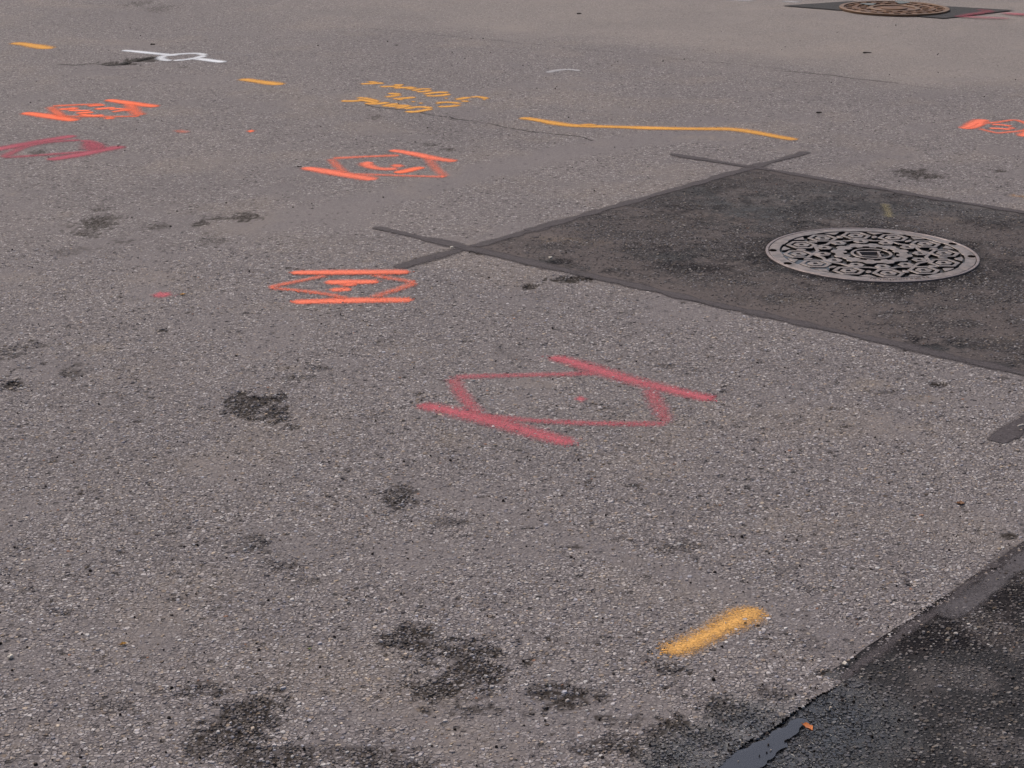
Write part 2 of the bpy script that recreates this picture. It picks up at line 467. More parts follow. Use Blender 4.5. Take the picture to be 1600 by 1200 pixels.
M_RUST = simple_mat('rusty_iron', (.15, .066, .022), rough=.6, metal=.25, scale=22, bump=.002, c2=(.07, .03, .014))
M_RUST2 = simple_mat('worn_rusty_rim', (.17, .10, .055), rough=.55, metal=.4, scale=30, bump=.001, c2=(.13, .07, .04))
M_WATER = water_mat()
M_FILM = water_mat(0.12)

# ------------------------------------------------------------------ the road
TOPY = np.linspace(1262, 0, 500)
ys = G(np.full_like(TOPY, 800.), TOPY)[:, 1]
ys = np.concatenate([[-600, -100, -20, -4, 0.5, 1.6, 2.1], ys, [13.2, 14.5, 18, 30, 90, 600]])
NCOL = 440
us = np.concatenate([np.linspace(-1.15, 1.15, NCOL)])
hw = .80 + (np.clip(ys, 2.2, 13) - 2.48) * .2675
X = np.concatenate([np.broadcast_to([-600., -60., -9.], (len(ys), 3)), us[None, :] * hw[:, None], np.broadcast_to([9., 60., 600.], (len(ys), 3))], 1)
Y = np.broadcast_to(ys[:, None], X.shape).copy()
nr, nc = X.shape
idx = np.arange(nr * nc).reshape(nr, nc)
quads = np.stack([idx[:-1, :-1], idx[:-1, 1:], idx[1:, 1:], idx[1:, :-1]], -1).reshape(-1, 4)
x, y = X.ravel(), Y.ravel()
dark, tan, sm, damp = road_state(x, y)

def surf_z(x, y, dark):
    """gentle unevenness of the worn surface; ravelled spots lie lower"""
    return (fbm(x, y, 1.4, 3, 101) - .5) * .003 - .0025 * np.clip(dark, 0, 1.2) - .0035 * sstep(dark, .95, 1.25)
z = surf_z(x, y, dark)
joint_y = np.interp(x, JOINT[:, 0], JOINT[:, 1])
lane = sstep(y - joint_y + (fbm(x, y, 2, 4, 15) - .5) * 1.2, -.5, .9) * sstep(x, -2.8, .8)
cx = x[quads].mean(1); cy = y[quads].mean(1)
u, w = uw(cx, cy)
inp1 = (u > .03) & (u < P1U - .03) & (w > .03) & (w < P1W - .03)
inp2 = (u > N_U0 + .03) & (u < N_U1 - .03) & (w > N_W0 + .022 * (fbm(cx, cy, 16, 4, 62) - .5)) & (w < N_W1 - .03)
quads = quads[~(inp1 | inp2)]
me = np_mesh('road', np.stack([x, y, z], -1), [quads], smooth=True)
set_col(me, 'state', np.stack([dark, tan, sm, damp], -1))
set_float(me, 'lane', lane)
ROAD = add_obj('road', me, M_ROAD)
tag(ROAD, 'worn grey asphalt road with exposed stones and dark spots', kind='structure')

# ------------------------------------------------------------------ aggregate stones standing proud of the asphalt
def make_chips(x, y, z, size, colr, wet, seed, proud=(.0003, .0014)):
    r = np.random.default_rng(seed)
    N = len(x); K = 6
    ang = (np.arange(K)[None, :] + r.uniform(-.32, .32, (N, K))) * (2 * np.pi / K) + r.uniform(0, 6.28, (N, 1))
    rad = size[:, None] * .5 * r.uniform(.72, 1.15, (N, K))
    asp = r.uniform(.65, 1.0, N)[:, None]; th = r.uniform(0, 3.14, N)[:, None]
    a = rad * np.cos(ang); b = rad * np.sin(ang) * asp
    dx = a * np.cos(th) - b * np.sin(th); dy = a * np.sin(th) + b * np.cos(th)
    h = r.uniform(proud[0], proud[1], N) * np.clip(size / .008, .6, 1.5)
    tx = r.normal(0, .07, N)[:, None]; ty = r.normal(0, .07, N)[:, None]
    bot = np.stack([x[:, None] + dx * 1.06, y[:, None] + dy * 1.06, np.broadcast_to((z - .0015)[:, None], dx.shape)], -1)
    k = .74
    top = np.stack([x[:, None] + dx * k, y[:, None] + dy * k, (z + h)[:, None] + dx * tx + dy * ty], -1)
    return np.concatenate([bot, top], 1)          # (N,12,3)

_side = np.array([[i, (i + 1) % 6, 6 + (i + 1) % 6, 6 + i] for i in range(6)])
_top = np.arange(6, 12)[None, :]
def chips_mesh(name, V, colr, wet):
    N = len(V)
    off = (np.arange(N) * 12)[:, None, None]
    f4 = (_side[None] + off).reshape(-1, 4); f6 = (_top[None] + off).reshape(-1, 6)
    me = np_mesh(name, V.reshape(-1, 3), [f4, f6])
    rgba = np.concatenate([colr, wet[:, None]], 1)
    set_col(me, 'col', np.repeat(rgba, 12, axis=0))
    return me

def stone_colours(n, r, gain=1.0):
    v = r.random(n)
    xs = np.array([p for p, c in STONES]); cs = np.array([c for p, c in STONES])
    col = np.stack([np.interp(v, xs, cs[:, i]) for i in range(3)], -1)
    q = r.random(n)
    col[q < .12] *= [1.12, 1.0, .82]
    col[(q > .12) & (q < .22)] *= [.93, .98, 1.08]
    col[q > .9975] = [.24, .14, .10]
    col[(q > .975) & (q < .9975)] = [.42, .40, .39]
    return col * gain * r.uniform(.95, 1.30, (n, 1))

def scatter(y0, y1, spacing, seed, margin=.15):
    """jittered grid of places across the strip of road in view"""
    r = np.random.default_rng(seed)
    gy = np.arange(y0, y1, spacing * .866)
    hwid = .80 + (y1 - 2.48) * .2675 + margin
    gx = np.arange(-hwid, hwid, spacing)
    XX, YY = np.meshgrid(gx, gy)
    XX = XX + (np.arange(len(gy)) % 2)[:, None] * spacing * .5
    XX = XX + r.uniform(-.36, .36, XX.shape) * spacing; YY = YY + r.uniform(-.36, .36, YY.shape) * spacing
    xx, yy = XX.ravel(), YY.ravel()
    keep = np.abs(xx) < .80 + (yy - 2.48) * .2675 + margin
    return xx[keep], yy[keep]

sx, sy = scatter(2.36, 5.7, .0083, 11)
r = np.random.default_rng(12)
size = np.clip(r.lognormal(math.log(.0063), .32, len(sx)), .0030, .0135)
u, w = uw(sx, sy)
on1 = (u > -.0) & (u < P1U) & (w > 0) & (w < P1W)
on2 = (w > N_W0) & (u < N_U1) & (u > N_U0)
dk, tn, s_m, dmp = road_state(sx, sy)
strip_zone = ((np.abs(u) < .03) & (w > -.4)) | ((np.abs(w) < .03) & (u > -.34))
fade = np.clip((5.7 - sy) / 2.0, 0, 1)
prob = .80 * (1 - .80 * np.clip(s_m, 0, 1)) * (.25 + .75 * fade)
prob = np.where(dk > .95, prob * .45, prob)
keep = (r.random(len(sx)) < prob) & ~on1 & ~on2 & ~strip_zone
keep &= (fade > .55) | (size > .0056)
sx, sy, size, dk, tn, s_m, dmp = [a[keep] for a in (sx, sy, size, dk, tn, s_m, dmp)]
scol = stone_colours(len(sx), r)
film = np.clip(dk * 1.25, 0, 1) * r.uniform(.05, 1.0, len(sx))
scol = scol * (1 - .76 * film)[:, None]
scol = scol * (1 - .45 * tn[:, None]) + .45 * tn[:, None] * np.array([.27, .225, .175])
big = fbm(sx, sy, 1.1, 3, 77)
scol = scol * (.86 + .28 * big)[:, None]
sz = surf_z(sx, sy, dk) + .0016 * np.clip(dk, 0, 1)
RCV = make_chips(sx, sy, sz, size, scol, dmp, 13)
RC_X, RC_Y = sx, sy
o = add_obj('aggregate_stones', chips_mesh('aggregate_stones', RCV, scol, dmp), M_CHIP, ROAD)
tag(o, kind='stuff')
print('road chips', len(sx))

# ------------------------------------------------------------------ repair patches
def grid_patch(name, u0, u1, w0, w1, res, zfun, state, mat, cut=None):
    nu, nw = int((u1 - u0) / res) + 1, int((w1 - w0) / res) + 1
    uu, ww = np.meshgrid(np.linspace(u0, u1, nu), np.linspace(w0, w1, nw), indexing='ij')
    # saw-cut edges are never perfectly straight
    ed = (fbm(uu, ww, 7, 4, 61) - .5) * .018
    mu = np.where((uu <= u0 + 1e-6) | (uu >= u1 - 1e-6), 1, 0); mw = np.where((ww <= w0 + 1e-6) | (ww >= w1 - 1e-6), 1, 0)
    x, y = from_uw(uu + ed * mu, ww + ed * mw)
    x, y = x.ravel(), y.ravel()
    st = state(x, y)
    z = zfun(x, y, st)
    idx = np.arange(nu * nw).reshape(nu, nw)
    q = np.stack([idx[:-1, :-1], idx[:-1, 1:], idx[1:, 1:], idx[1:, :-1]], -1).reshape(-1, 4)
    if cut is not None:
        c, R = cut
        q = q[np.hypot(x[q].mean(1) - c[0], y[q].mean(1) - c[1]) > R]
    me = np_mesh(name, np.stack([x, y, z], -1), [q[:, ::-1]], smooth=True)
    set_col(me, 'state', np.stack(st, -1))
    set_float(me, 'lane', np.zeros(len(x)))
    o = add_obj(name, me, mat)
    return o

P_DARK = [(1050, 400, 90, 16, .7), (1180, 330, 140, 26, .75), (1330, 320, 120, 24, .75), (1090, 420, 80, 10, .7), (870, 408, 40, 8, .8), (960, 425, 50, 7, .6), (1200, 405, 60, 22, .7), (1100, 300, 70, 14, .6),
          (1560, 420, 90, 26, .6), (1480, 540, 60, 8, 1.0), (1430, 530, 26, 5, 1.0), (1570, 570, 50, 7, .7), (1380, 450, 120, 14, .6), (900, 437, 34, 6, 1.2), (1560, 350, 70, 10, .6), (1250, 350, 60, 12, .7)]
P_SILT = [(850, 365, 60, 14, .9), (880, 400, 80, 16, .7), (1300, 490, 260, 40, .8), (1500, 500, 160, 34, .7), (1100, 425, 120, 16, .6), (960, 385, 80, 14, .6), (1000, 355, 60, 8, .4), (1200, 280, 90, 9, .55), (1260, 470, 150, 26, .65), (1350, 520, 130, 26, .6), (1150, 440, 80, 12, .55),
          (1480, 480, 120, 26, .5), (1460, 345, 70, 12, .6), (1540, 370, 60, 10, .6), (1060, 455, 90, 14, .6), (780, 388, 40, 12, .8), (1100, 345, 70, 8, .3)]
P_TAN = [(870, 375, 40, 6, .9), (930, 380, 30, 5, .7), (1250, 470, 40, 8, .5), (1480, 344, 28, 5, .8), (1330, 400, 200, 60, .15), (1100, 340, 80, 10, .3), (1400, 560, 50, 8, .3), (1580, 530, 40, 8, .5)]
def patch1_state(x, y):
    d = blobs(x, y, P_DARK, 1.0, 203)
    s = blobs(x, y, P_SILT, .7, 213)
    f = fbm(x * .8, y * 1.3, 9, 5, 223)
    s = np.maximum(s * sstep(f, .36, .52), .55 * sstep(f, .54, .62))
    u, w = uw(x, y)
    s = np.maximum(s, .75 * sstep(.55 * fbm(x, y, 7, 5, 261) - .04 - u, -.03, .12) * sstep(fbm(x, y, 22, 4, 271), .28, .55))
    t_ = blobs(x, y, P_TAN, 1.0, 233)
    ring = np.hypot(x - COVER[0], y - COVER[1])
    d = np.maximum(d, .7 * np.clip(1 - (ring - .34 + .1 * (f - .5)) / .09, 0, 1))
    wet = .35 * sstep(fbm(x, y, 5, 4, 243), .45, .7) * np.clip(d, 0, 1) + .25 * blobs(x, y, [(1300, 320, 200, 30, 1), (1480, 320, 150, 30, 1)], 1, 5)
    return d, t_, s, np.clip(wet, 0, 1)
def patch1_z(x, y, st):
    u, w = uw(x, y)
    return .0007 + (fbm(x, y, 1.4, 3, 101) - .5) * .003 - .0010 * np.clip(st[0], 0, 1) * np.clip(np.minimum(np.minimum(u, P1U - u), np.minimum(w, P1W - w)) / .05, 0, 1)
PATCH1 = grid_patch('road_patch', 0, P1U, 0, P1W, .0075, patch1_z, patch1_state, M_PATCH, cut=(COVER, .322))
tag(PATCH1, 'square dark asphalt patch around the patterned manhole cover', kind='structure')

PUD = np.array([(1010, 1275), (1060, 1225), (1096, 1203), (1130, 1184), (1165, 1168), (1200, 1150), (1228, 1131), (1248, 1121), (1264, 1122), (1254, 1136), (1232, 1150), (1226, 1158), (1238, 1160), (1216, 1176), (1196, 1190), (1178, 1206), (1150, 1240), (1110, 1280)], float)
PUDG = G(*PUD.T)
PUD_AX = G(*np.array([(1020, 1262), (1140, 1200), (1215, 1155), (1258, 1125)], float).T)
def patch2_state(x, y):
    u, w = uw(x, y)
    f = fbm(x, y, 9, 5, 323)
    d = .30 + .7 * sstep(f, .42, .60)
    s = blobs(x, y, [(1560, 1060, 80, 40, .7), (1520, 1100, 60, 20, .6), (1580, 1160, 60, 40, .6), (1450, 1075, 60, 22, .6), (1300, 1055, 60, 14, .6), (1540, 990, 60, 12, .3), (1480, 1040, 50, 12, .4)], .8, 313)
    s = np.maximum(s * sstep(f, .30, .50), .60 * sstep(fbm(x, y, 7, 4, 333), .52, .66))
    t_ = .35 * sstep(fbm(x, y, 5, 4, 343), .5, .7)
    wet = np.clip(1 - (seg_dist(x, y, PUD_AX) - .10 + .16 * (f - .5)) / .16, 0, 1)
    wet = np.maximum(wet, .8 * sstep(-u, 2.05, 2.3) * sstep(f, .35, .55))
    wet = np.maximum(wet, .25 * sstep(fbm(x, y, 4, 3, 353), .45, .6))
    s = s * (1 - .8 * wet)
    return d * (1 - .4 * s), t_ * (1 - wet), s, wet
def patch2_z(x, y, st):
    dip = np.clip(1 - seg_dist(x, y, PUD_AX) / .16, 0, 1)
    return .0002 + (fbm(x, y, 1.4, 3, 101) - .5) * .003 - .0050 * dip ** .6
PATCH2 = grid_patch('road_patch', N_U0, N_U1, N_W0 - .03, N_W1, .0075, patch2_z, patch2_state, M_PATCH)
tag(PATCH2, 'blackish damp asphalt patch with a puddle and an orange leaf', kind='structure')

def patch_chips(state, zf, patch, spacing, y1, seed, inside, gain, density):
    sx, sy = scatter(2.36, y1, spacing * .92, seed)
    m = inside(*uw(sx, sy)); sx, sy = sx[m], sy[m]
    r = np.random.default_rng(seed + 1)
    size = np.clip(r.lognormal(math.log(.0070), .30, len(sx)), .0035, .0125)
    st = state(sx, sy)
    keep = (r.random(len(sx)) < density * (1 - .5 * np.clip(st[2], 0, 1)) * np.clip((y1 - sy) / 1.2, 0, 1)) & (np.hypot(sx - COVER[0], sy - COVER[1]) > .348)
    sx, sy, size = sx[keep], sy[keep], size[keep]; st = [a[keep] for a in st]
    col = stone_colours(len(sx), r, gain) * (1 - .65 * np.clip(st[0], 0, 1) * r.uniform(.4, 1, len(sx)))[:, None]
    bright = r.random(len(sx)) < .035
    col[bright] = col[bright] * 0 + np.array([.24, .22, .205]) * r.uniform(.7, 1.3, (bright.sum(), 1))
    col = col * r.uniform(.5, 1.35, (len(sx), 1))
    k_ = .75 * np.clip(st[2], 0, 1)[:, None]
    col = col * (1 - k_) + k_ * np.array([.125, .105, .101]) * r.uniform(.8, 1.2, (len(sx), 1))
    z = zf(sx, sy, st)
    V = make_chips(sx, sy, z, size, col, st[3], seed + 2, proud=(.0004, .0018))
    o = add_obj('aggregate_stones', chips_mesh('aggregate_stones', V, col, st[3]), M_CHIP, patch)
    tag(o, kind='stuff')
    print('patch chips', len(sx))
patch_chips(patch1_state, patch1_z, PATCH1, .0105, 7.2, 510, lambda u, w: (u > .05) & (u < P1U - .05) & (w > .05) & (w < P1W - .05), .62, .80)
patch_chips(patch2_state, patch2_z, PATCH2, .0095, 4.6, 520, lambda u, w: (u > N_U0) & (u < N_U1) & (w > N_W0 + .004) & (w < N_W1), .62, .90)

# far patch round the rusty cover
c0 = FAR_Q
nu = 40
a_, b_ = np.meshgrid(np.linspace(0, 1, nu), np.linspace(0, 1, nu), indexing='ij')
PX = ((1 - a_)[..., None] * (1 - b_)[..., None] * c0[0] + a_[..., None] * (1 - b_)[..., None] * c0[1] + a_[..., None] * b_[..., None] * c0[2] + (1 - a_)[..., None] * b_[..., None] * c0[3])
x, y = PX[..., 0].ravel(), PX[..., 1].ravel()
idx = np.arange(nu * nu).reshape(nu, nu)
q = np.stack([idx[:-1, :-1], idx[:-1, 1:], idx[1:, 1:], idx[1:, :-1]], -1).reshape(-1, 4)
me = np_mesh('road_patch', np.stack([x, y, np.full_like(x, .006)], -1), [q[:, ::-1]])
zz = np.zeros_like(x)
set_col(me, 'state', np.stack([.3 * fbm(x, y, 3, 3, 7), zz, .4 * fbm(x, y, 4, 3, 8), zz + .1], -1))
set_float(me, 'lane', zz)
PATCH3 = add_obj('road_patch', me, M_FARP)
tag(PATCH3, 'small dark asphalt square around the rusty manhole cover at the top', kind='structure')

# ------------------------------------------------------------------ ribbons: paint strokes, seal strips, cracks
def resample(g, step):
    d = np.hypot(*np.diff(g, axis=0).T); s = np.concatenate([[0], np.cumsum(d)])
    n = max(3, int(s[-1] / step) + 1)
    t = np.linspace(0, s[-1], n)
    return np.stack([np.interp(t, s, g[:, 0]), np.interp(t, s, g[:, 1])], -1), t, s[-1]

def smooth_line(g, it=2):
    for _ in range(it):
        if len(g) < 3: return g
        p = [g[0]]
        for a, b in zip(g[:-1], g[1:]):
            p += [.75 * a + .25 * b, .25 * a + .75 * b]
        p.append(g[-1]); g = np.array(p)
    return g

PROF = np.array([-1.0, -.82, -.6, -.3, 0, .3, .6, .82, 1.0])
def prof(s, core):
    return np.clip((1 - np.abs(s)) / (1 - core), 0, 1)

_zc = [0]
def ribbon_geo(g, width, strength, z, core=.22, taper=(1, 1), wob=.12, seed=0):
    g = smooth_line(np.asarray(g, float))
    pts, t, L = resample(g, min(.02, max(.004, width * .3)))
    tan_ = np.gradient(pts, axis=0); tan_ /= np.hypot(*tan_.T)[:, None] + 1e-9
    nrm = np.stack([-tan_[:, 1], tan_[:, 0]], -1)
    hwid = width * .5 * (1 + wob * 2 * (vnoise(t, t * 0 + seed, 14, seed) - .5))
    e = np.minimum(t * (1 / (width * .5)) if taper[0] else 9e9, (L - t) / (width * .5) if taper[1] else 9e9)
    e = np.clip(e, 0, 1)
    cap = np.sqrt(np.clip(1 - (1 - e) ** 2, 0.0001, 1))
    P = pts[:, None, :] + nrm[:, None, :] * (hwid * np.maximum(cap, .12))[:, None, None] * PROF[None, :, None]
    cov = strength * prof(PROF, core)[None, :] * np.clip(cap * 1.05, 0, 1)[:, None]
    cov = cov * (1 + .25 * (vnoise(t, t * 0 + seed + 5, 6, seed + 3) - .5))[:, None]
    n, k = len(pts), len(PROF)
    P2 = P.reshape(-1, 2)
    V = np.concatenate([P2, (z + surf_z(P2[:, 0], P2[:, 1], 0 * P2[:, 0]))[:, None]], 1)
    idx = np.arange(n * k).reshape(n, k)
    F = np.stack([idx[:-1, :-1], idx[1:, :-1], idx[1:, 1:], idx[:-1, 1:]], -1).reshape(-1, 4)[:, ::-1]
    return V, F, cov.ravel(), pts

def paint_part(name, strokes, mat, parent, z0=.0008, chips=True):
    """strokes: list of (points_px, width_m, strength)"""
    VS, F4, F6, CS = [], [], [], []
    off = 0
    for k, st in enumerate(strokes):
        pts, width, strength = st[:3]
        core = st[3] if len(st) > 3 else .22
        g = G(*np.array(pts, float).T)
        _zc[0] = (_zc[0] + 1) % 9
        V, F, c, line = ribbon_geo(g, width * 1.35, strength, z0 + .00012 * _zc[0], core=core, seed=k + 3 * len(name))
        VS.append(V); F4.append(F + off); CS.append(c); off += len(V)
        if chips and g[:, 1].min() < 5.6:
            bb = (RC_X > g[:, 0].min() - .06) & (RC_X < g[:, 0].max() + .06) & (RC_Y > g[:, 1].min() - .06) & (RC_Y < g[:, 1].max() + .06)
            ii = np.nonzero(bb)[0]
            if len(ii):
                cut = max(1, int(len(line) * min(.4, width * .5 / max(np.hypot(*np.diff(line, axis=0).T).sum(), 1e-6))))
                d = seg_dist(RC_X[ii], RC_Y[ii], line[cut:-cut]) / (width * 1.35 * .5)
                cv = strength * np.clip((1 - d) / (1 - core), 0, 1) ** 1.2
                rr = np.random.default_rng(900 + k + off)
                sel = ii[rr.random(len(ii)) < cv * 1.05]
                if len(sel):
                    C = RCV[sel].copy()
                    ctr = C.mean(1, keepdims=True)
                    C[..., :2] = ctr[..., :2] + (C[..., :2] - ctr[..., :2]) * 1.05
                    C[..., 2] += .00025
                    C[:, 6:, 2] = np.maximum(C[:, 6:, 2], z0 + .0028 * 0)
                    o2 = (np.arange(len(C)) * 12)[:, None, None] + off
                    F4.append((_side[None] + o2).reshape(-1, 4)); F6.append((_top[None] + o2).reshape(-1, 6))
                    VS.append(C.reshape(-1, 3)); CS.append(np.repeat(rr.uniform(.45, 1.1, len(C)) * np.clip(cv[np.searchsorted(ii, sel)] + .35, 0, 1.0), 12))
                    off += len(C) * 12
    faces = [np.concatenate(F4)] + ([np.concatenate(F6)] if F6 else [])
    me = np_mesh(name, np.concatenate(VS), faces)
    set_float(me, 'cov', np.concatenate(CS))
    return add_obj(name, me, mat, parent)

def mark(name, px, label, cat, group=None):
    g = G(*px)
    o = empty(name, (g[0], g[1], 0))
    tag(o, label, cat, group)
    return o

def fix_parent(parent):
    """parts were built in world coordinates: keep them where they are under the moved parent"""
    bpy.context.view_layer.update()
    inv = parent.matrix_world.inverted()
    for c in parent.children:
        c.matrix_parent_inverse = inv

# seal strips along the saw cuts (parts of the patches)
def seal(parent, a, b, width, z, mat=M_SEAL, st=1.0, name='seal_strip', core=.40, wob=.42, taper=(1, 1), seed=1):
    ga = np.array([from_uw(*a), from_uw(*b)])
    n = 60
    t = np.linspace(0, 1, n)[:, None]
    g = ga[0] * (1 - t) + ga[1] * t
    d = ga[1] - ga[0]; nn = np.array([-d[1], d[0]]) / np.hypot(*d)
    g = g + nn * ((fbm(np.linspace(0, 9, n), np.zeros(n) + seed, 1.2, 4, seed) - .5) * .022)[:, None]
    V, F, c, _ = ribbon_geo(g, width, st, z, core=core, taper=taper, wob=wob, seed=seed)
    me = np_mesh(name, V, [F]); set_float(me, 'cov', c)
    return add_obj(name, me, mat, parent)
seal(PATCH1, (-.335, 0), (.42, .012), .062, .0018, seed=2)
seal(PATCH1, (.30, .008), (P1U + .41, 0), .060, .0020, seed=3)
seal(PATCH1, (0, -.43), (.012, P1W + .45), .060, .0022, seed=4)
seal(PATCH1, (P1U, -.40), (P1U, P1W), .055, .0024, seed=5)
seal(PATCH1, (-.50, P1W), (.3, P1W), .062, .0016, seed=6, core=.6, wob=.25, taper=(0, 1))
seal(PATCH2, (-1.42, N_W0 + .015), (-.3, N_W0 + .01), .085, .0018, mat=M_SILT, seed=7, core=.5)
seal(PATCH2, (-1.75, N_W0 - .005), (-.4, N_W0 - .03), .04, .0012, mat=M_SEAL, seed=8, core=.2, st=.75, wob=.5)

# crack and paving joint in the road
def road_line(name, pts, width, mat, z, st=1.0, seed=0, jit=.006, core=.5):
    g = G(*np.array(pts, float).T)
    g, t, L = resample(g, .03)
    g = g + np.stack([(vnoise(t, t * 0, 12, seed) - .5), (vnoise(t, t * 0 + 3, 12, seed + 1) - .5)], -1) * jit
    V, F, c, _ = ribbon_geo(g, width, st, z, core=core, wob=.7, seed=seed)
    me = np_mesh(name, V, [F]); set_float(me, 'cov', c)
    return add_obj(name, me, mat, ROAD)
road_line('crack', Z(400, 0, 4, [(690, 655), (800, 668), (920, 688), (1040, 706), (1130, 716), (1230, 745), (1320, 756), (1410, 770), (1500, 788), (1620, 804), (1750, 830), (1890, 850), (2020, 860), (2140, 878)]), .014, M_CRACK, .0010, st=.62, seed=3, jit=.05)
road_line('crack', Z(0, 0, 4, [(360, 402), (450, 408), (560, 395), (640, 405), (760, 400)]), .018, M_CRACK, .0010, st=.7, seed=5, jit=.04)
road_line('crack', Z(0, 0, 4, [(640, 408), (700, 410), (760, 402), (830, 384), (910, 366), (990, 352)]), .030, M_CRACK, .0013, st=.9, seed=6, jit=.05)
road_line('crack', Z(0, 0, 4, [(690, 440), (790, 432), (860, 430), (940, 440)]), .012, M_CRACK, .0010, st=.6, seed=7, jit=.03)
road_line('paving_joint', [(560, 43), (690, 55), (900, 76), (1050, 92), (1200, 105), (1330, 122), (1450, 137), (1600, 152)], .035, M_JOINT, .0008, st=.26, seed=8, jit=.03, core=.3)
road_line('crack', [(1205, 110), (1300, 118), (1330, 123), (1405, 130)], .016, M_CRACK, .0011, st=.5, seed=9, jit=.03)

# ------------------------------------------------------------------ painted survey marks
p = mark('painted_mark', (905, 625), 'faded red diamond with two bars and a centre dot, in the middle of the road', 'road marking')
zz_ = lambda pts: Z(600, 520, 2.857, pts)
paint_part('bar', [(zz_([(140, 318), (300, 350), (450, 385), (640, 440), (860, 500)]), .068, .76, .08)], M_RED, p)
paint_part('bar', [(zz_([(720, 110), (800, 118), (1050, 200), (1250, 250), (1490, 305)]), .066, .74, .08)], M_RED, p)
paint_part('diamond_outline', [(zz_([(300, 200), (480, 194), (700, 190), (960, 182)]), .040, .46), (zz_([(305, 200), (340, 270), (420, 365)]), .046, .50),
                               (zz_([(420, 372), (700, 397), (1000, 408), (1275, 408)]), .038, .50), (zz_([(1180, 250), (1225, 330), (1265, 405)]), .046, .48)], M_RED, p)
paint_part('dot', [(zz_([(840, 298), (915, 298)]), .060, .85)], M_RED, p)
fix_parent(p)

p = mark('painted_mark', (535, 448), 'orange diamond between two level bars beside the seal strip cross', 'road marking')
zz_ = lambda pts: Z(400, 410, 5.926, pts)
paint_part('bar', [(zz_([(290, 105), (800, 100), (1450, 97)]), .056, .92)], M_CORAL, p, z0=.0022)
paint_part('bar', [(zz_([(300, 372), (500, 365), (900, 353), (1480, 350)]), .056, .92)], M_CORAL, p)
paint_part('diamond_outline', [(zz_([(105, 240), (400, 180), (660, 125)]), .036, .5), (zz_([(105, 243), (500, 275), (860, 340)]), .036, .5),
                               (zz_([(1060, 118), (1250, 155), (1490, 192)]), .040, .5), (zz_([(1490, 192), (1300, 260), (1060, 335)]), .040, .5),
                               (zz_([(100, 240), (200, 240)]), .05, .8), (zz_([(1400, 192), (1490, 192)]), .05, .7)], M_CORAL, p, z0=.0024)
paint_part('numeral', [(zz_([(610, 190), (860, 187), (1165, 182)]), .056, .95), (zz_([(870, 185), (850, 212), (905, 232)]), .06, .85), (zz_([(650, 256), (780, 258), (905, 240)]), .046, .9)], M_CORAL, p)
fix_parent(p)

p = mark('painted_mark', (595, 260), 'coral orange diamond with a curled numeral, skewed bars, left of centre', 'road marking')
zz_ = lambda pts: Z(460, 220, 5.926, pts)
paint_part('bar', [(zz_([(60, 245), (250, 275), (460, 312), (770, 366)]), .075, .92)], M_CORAL, p)
paint_part('bar', [(zz_([(870, 85), (1060, 112), (1300, 165), (1515, 196)]), .062, .9)], M_CORAL, p)
paint_part('diamond_outline', [(zz_([(330, 165), (600, 150), (1000, 136)]), .05, .55), (zz_([(335, 165), (385, 225), (470, 300)]), .045, .5),
                               (zz_([(520, 308), (1000, 325), (1400, 336)]), .045, .55), (zz_([(1225, 150), (1290, 240), (1400, 338)]), .045, .5), (zz_([(1330, 333), (1420, 336)]), .06, .9)], M_CORAL, p)
paint_part('numeral', [(zz_([(745, 200), (680, 203), (655, 222), (730, 255), (860, 267), (980, 256)]), .060, .85), (zz_([(870, 236), (960, 232), (1040, 234)]), .085, .85)], M_CORAL, p)
paint_part('slash', [(zz_([(910, 302), (1030, 283), (1140, 252), (1230, 247)]), .060, .97)], M_ORANGE, p)
fix_parent(p)

p = mark('painted_mark', (140, 172), 'bright orange mark of crowded strokes between two bars, top left', 'road marking')
zz_ = lambda pts: Z(0, 145, 6.154, pts)
paint_part('bar', [(zz_([(205, 190), (480, 225), (750, 272)]), .085, .97)], M_ORANGE, p)
paint_part('bar', [(zz_([(1010, 64), (1250, 100), (1530, 138)]), .075, .97)], M_ORANGE, p)
paint_part('diamond_outline', [(zz_([(480, 130), (700, 118), (1010, 108)]), .055, .6), (zz_([(485, 132), (530, 180), (620, 240)]), .06, .6), (zz_([(600, 225), (900, 232), (1360, 226)]), .05, .6),
                               (zz_([(1240, 105), (1290, 180), (1350, 222)]), .07, .7), (zz_([(1290, 222), (1360, 224)]), .06, .9)], M_ORANGE, p)
paint_part('numeral', [(zz_([(540, 156), (660, 158), (760, 138)]), 0.056, .95), (zz_([(640, 168), (780, 172), (890, 172)]), 0.044, .95), (zz_([(690, 140), (700, 165)]), 0.067, .95)], M_ORANGE, p)
paint_part('numeral', [(zz_([(820, 131), (920, 122), (1035, 118)]), 0.048, .95), (zz_([(890, 162), (1010, 150), (1135, 142)]), 0.056, .95), (zz_([(1040, 168), (1130, 150), (1260, 170)]), 0.037, .95), (zz_([(1070, 190), (1160, 172), (1270, 168)]), 0.037, .95)], M_ORANGE, p)
paint_part('numeral', [(zz_([(710, 202), (820, 192), (925, 186)]), 0.048, .95), (zz_([(760, 206), (890, 225), (1020, 214)]), 0.056, .95), (zz_([(975, 245), (1130, 241)]), 0.063, .97)], M_ORANGE, p)
fix_parent(p)

